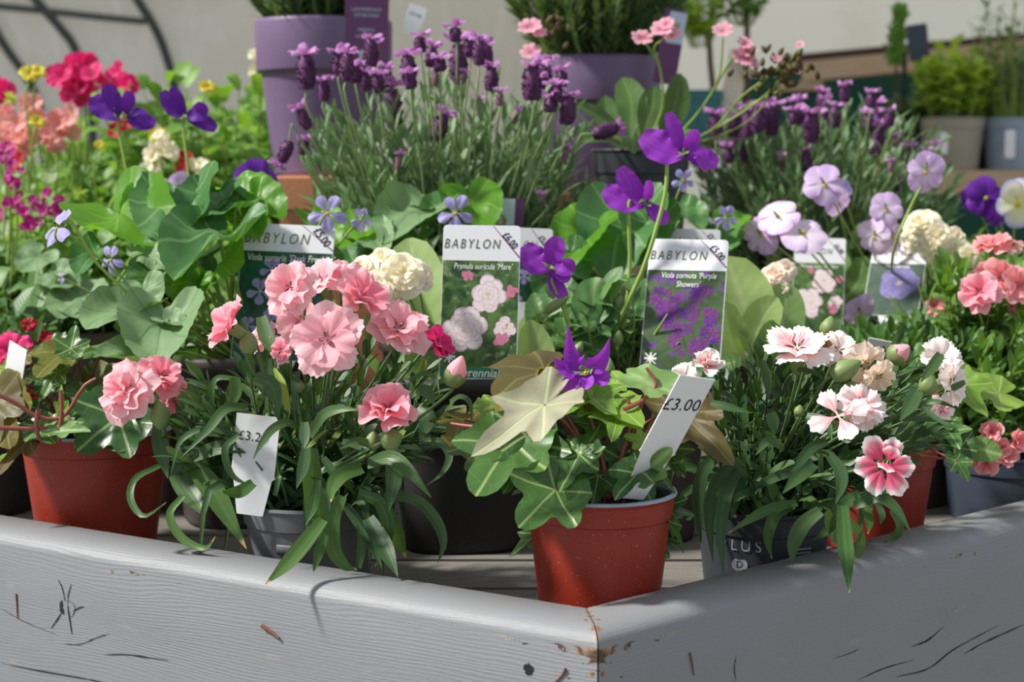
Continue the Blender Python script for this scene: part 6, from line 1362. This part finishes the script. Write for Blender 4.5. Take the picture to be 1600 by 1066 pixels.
# ================================================================== LEFT BACKGROUND
def bgplant(px, Y, kind, label, grp=None, R=.055, H=.12, mat='black', name=None):
    c = cpx(px, Y); root = thing(name or ('potted_' + kind), c, label, 'potted plant', grp); round_pot(root, c, R, H, mat, taper=.8); return root, c + V((0, 0, H * .9))
r1, h1 = bgplant(55, 2.12, 'snapdragon', 'salmon-pink snapdragon in the left background', 'snapdragons')
leafy(r1, h1, .05, .24, .11, 42, .034, .009, 'bushy', lance, 9)
def snap(root, L, Y, mat, n=5, r=16):
    st = Stems()
    for x, y, s in L:
        for k in range(n):
            bloom(root, st, x + rnd.gauss(0, s), y + rnd.gauss(0, s), Y + rnd.uniform(-.02, .02), r * rnd.uniform(.8, 1.2), (rnd.uniform(-.7, .7), -.8, rnd.uniform(-.2, .7)), mat, kind='single', n=4, ha=44, teeth=0, tilt=.5, cal=False)
        tube(st, [P(x, y, Y), P(x + 5, y + 60, Y), P(x, y + 140, Y)], .0014, .0014, 5, 5)
    st.build('flower_stem', G['stemg'], root)
snap(r1, [(45, 172, 12), (32, 195, 12), (70, 210, 14), (20, 215, 10), (85, 200, 8), (110, 190, 7), (40, 230, 10)], 2.0, 'salmon', 6, 17)
r2, h2 = bgplant(165, 2.30, 'snapdragon', 'bright magenta snapdragon in the left background', 'snapdragons')
leafy(r2, h2, .05, .26, .12, 42, .034, .009, 'bushy', lance, 9)
snap(r2, [(122, 105, 13), (135, 125, 14), (105, 122, 8), (190, 130, 9), (130, 150, 7), (5, 140, 6), (4, 158, 6)], 2.15, 'magenta', 6, 20)
r3, h3 = bgplant(335, 2.25, 'avens', 'leafy light green perennial with small yellow flowers, left of the purple pot', None, .06, .13)
leafy(r3, h3, .055, .34, .20, 150, .046, .013, 'bushy', lance, 9, droop=.4)
st = Stems()
for x, y, r in ((48, 116, 17), (323, 136, 14), (250, 213, 18), (58, 190, 13), (155, 226, 9), (60, 112, 12)):
    bloom(r3, st, x, y, 1.95, r, (.3, -.6, .6), 'yellow', kind='carn', double=1, teeth=0, base=None, cal=.4)
    tube(st, [P(x, y + 4, 1.95), P(x - 8, y + 45, 1.95), P(x + 6, y + 150, 1.97)], .0013, .0013, 6, 7)
for x, y in ((125, 300), (15, 155)):
    mb = MB()
    for k in range(26): a = V((rnd.gauss(0, 1), rnd.gauss(0, 1), rnd.gauss(0, 1))).normalized(); p = P(x, y, 1.92); blade(mb, [p, p + a * .006, p + a * .011], .0012, n=2)
    mb.build('seed_head', G['lime'], r3)
st.build('flower_stem', G['stemg'], r3)
r4, h4 = bgplant(262, 2.02, 'snapdragon', 'cream and crimson snapdragon right of the yellow flowers, left background', 'snapdragons')
leafy(r4, h4, .05, .17, .11, 46, .036, .010, 'bushy_pale', lance, 9)
snap(r4, [(240, 245, 9), (245, 268, 8), (270, 240, 7), (318, 262, 5), (250, 225, 7)], 1.90, 'cream', 5, 12)
st = Stems()
for x, y in ((290, 248), (310, 285), (285, 265), (190, 195), (180, 205), (30, 250), (25, 258), (205, 190)): bloom(r4, st, x, y, 1.92, 14, (rnd.uniform(-.4, .4), -.8, .3), 'red', kind='single', n=4, ha=40, teeth=0, tilt=.4, cal=False)
snap(r4, [(400, 105, 5), (402, 90, 4)], 2.2, 'cream', 5, 9)
r5, h5 = bgplant(45, 1.87, 'pink', 'magenta-purple sweet williams in the left background, below the snapdragons')
leafy(r5, h5, .05, .13, .13, 60, .042, .008, 'viola', lance, 9)
snap(r5, [(15, 325, 9), (35, 330, 8), (68, 322, 9), (85, 325, 7), (12, 272, 7), (5, 234, 8), (22, 290, 4), (45, 348, 5)], 1.76, 'purplish', 7, 9)
r6, h6 = bgplant(215, 1.88, 'avens', 'pale leafy perennial behind the heart-leaved violet, left background')
leafy(r6, h6, .05, .18, .15, 100, .044, .013, 'bushy', lance, 9, droop=.4)
r7, h7 = bgplant(-30, 2.0, 'avens', 'leafy perennial at the left edge of the photo behind the sweet williams')
leafy(r7, h7, .05, .22, .14, 60, .040, .011, 'bushy_pale', lance, 9)
r8, h8 = bgplant(400, 2.43, 'avens', 'light green leafy perennial immediately left of the tall purple pot', None, .06, .13)
leafy(r8, h8, .055, .30, .14, 110, .046, .013, 'bushy', lance, 9, droop=.4)
r9, h9 = bgplant(115, 2.38, 'avens', 'light green leafy perennial behind the pink snapdragons', None, .06, .13)
leafy(r9, h9, .055, .26, .18, 120, .046, .012, 'bushy', lance, 9, droop=.4)
M, w_, h = card_matrix((208, 316), (248, 318), 1.78, 1.78, (206, 372), 1.78)
root = thing('plant_label', M @ V((w_ / 2, -h, 0)), 'plain pale blue-white plant label behind the heart-leaved violet, left', 'plant label', 'plant labels'); mb = MB(); slab(mb, M, rrect(0, w_, -h, 0, w_ * .1), .0006); mb.build('card', K['paleblue'], root, smooth=False)

# ================================================================== RIGHT BACKGROUND
def backpot(px, py_b, Y, R, H, mat, leaf, label, hgt, spr, n=50, ll=.03, lwd=.009, name='potted_herb', per=8, dy=0):
    b = P(px, py_b, Y); root = thing(name, b, label, 'potted plant', 'herbs on the pine shelf'); round_pot(root, b, R, H, mat, taper=.78, band=.02)
    leafy(root, b + V((0, 0, H * .9)), R * .8, hgt, spr, n, ll, lwd, leaf, lance, per); return root
backpot(1485, 266, 3.0, .062, .095, 'beigep', 'lime', 'bushy lime-green herb in the beige pot on the pine shelf', .15, .075, 60, .035, .011)
backpot(1583, 266, 3.0, .060, .095, 'bluegrey', 'conif', 'wispy dull green herb in the grey pot on the pine shelf', .26, .09, 46, .03, .004)
backpot(1418, 266, 3.05, .05, .07, 'black', 'conif', 'low green herb in the black pot at the left end of the pine shelf', .075, .06, 40, .026, .008)
backpot(1545, 266, 3.0 + .06, .045, .09, 'black', 'lime', 'lime-green herb in the black pot between the beige and grey pots', .07, .05, 30, .03, .009)
for (x, y, w_, h_, lab) in ((1519, 203, 16, 34, 'white tag standing in the grey herb pot on the shelf'), (1473, 207, 17, 26, 'white round-topped tag beside the beige herb pot')):
    x0 = x + (60 if x == 1519 else 0); Y = 2.93 if x != 1372 else 2.3
    M, ww, hh = card_matrix((x0 - w_ / 2, y), (x0 + w_ / 2, y), Y, Y, (x0 - w_ / 2, y + h_), Y); root = thing('price_tag', M @ V((ww / 2, -hh, 0)), lab, 'price tag', 'white tags in the background'); mb = MB(); slab(mb, M, rrect(0, ww, -hh * 1.3, 0, ww * .25), .001); mb.build('card', K['white'], root, smooth=False)
mb = MB(); M, ww, hh = card_matrix((1416, 40), (1448, 36), 3.0, 3.0, (1412, 98), 3.0); slab(mb, M, rrect(0, ww, -hh, 0, .003), .003); bk = thing('black_sign', P(1410, 232, 3.0), 'small black sign on a thin stake in front of the pine rail', 'sign'); mb.build('board', K['slate'], bk, smooth=False)
mb = MB(); tube(mb, [P(1410, 232, 3.0), P(1412, 160, 3.0), P(1414, 80, 3.005)], .004, n=8); mb.build('stake', K['black'], bk)
b = P(1398, 245, 3.12); tr = thing('potted_conifer', b, 'slender dark green clipped shrub in front of the pine rail', 'potted plant'); round_pot(tr, b, .04, .05, 'black')
mb = MB(); tube(mb, [b, P(1400, 150, 3.12), P(1400, 20, 3.12)], .003, .002); mb.build('stem', G['stemb'], tr)
mb = MB()
for i in range(420):
    y = rnd.uniform(12, 105); x = 1406 + rnd.gauss(0, 4.5) - (10 + rnd.gauss(0, 3) if y > 45 and rnd.random() < .5 else 0); p = P(x, y, 3.1 + rnd.uniform(-.02, .02)); d = V((rnd.uniform(-1, 1), rnd.uniform(-1, 1), 1.)).normalized(); blade(mb, [p, p + d * .008, p + d * .015], .003, n=2)
mb.build('foliage', G['bushy'], tr)
# staging at centre right with teal pot and leaning plank
bench = bar('staging_shelf', (1040, 222), (1255, 222), 3.1, 3.1, 12, .22, 'darkwood', 'dark timber staging shelf behind the lewisia holding the teal pot', 'shelf')
b = P(1092, 221, 3.0); tp = thing('potted_shrub', b, 'lime-leaved shrub in the teal pot behind the lewisia stems', 'potted plant'); round_pot(tp, b, .045, .092, 'teal', taper=.85)
leafy(tp, b + V((0, 0, .17)), .02, .16, .05, 16, .035, .012, 'lime', lance, 7)
mb = MB(); tube(mb, [b + V((.03, 0, .05)), P(1108, 60, 3.0), P(1120, -20, 3.0)], .006, .004); mb.build('trunk', G['stemb'], tp)
b = P(1168, 221, 3.02); ts = thing('potted_shrub', b, 'thin-stemmed young tree behind the leaning pale plank', 'potted plant'); round_pot(ts, b, .04, .04, 'black')
mb = MB(); tube(mb, [b, P(1167, 100, 3.02), P(1168, -30, 3.02)], .006, .005); mb.build('trunk', G['stemb'], ts)
leafy(ts, P(1160, 40, 3.02), .02, .12, .06, 18, .03, .01, 'bushy', lance, 6)
mb = MB(); p0, p1_ = P(1128, 221, 2.98), P(1158, 78, 3.06); x_ = V((.018, 0, 0)); y_ = V((0, .012, 0))
mb.grid([[p0 - x_ - y_, p0 + x_ - y_, p0 + x_ + y_, p0 - x_ + y_], [p1_ - x_ - y_, p1_ + x_ - y_, p1_ + x_ + y_, p1_ - x_ + y_]], [[(0, 0)] * 4] * 2, 0, 0, True); mb.poly([p1_ - x_ - y_, p1_ + x_ - y_, p1_ + x_ + y_, p1_ - x_ + y_])
tag(mb.build('timber_plank', K['palewood'], smooth=False), 'pale plank leaning upright behind the pink lewisia', 'plank')
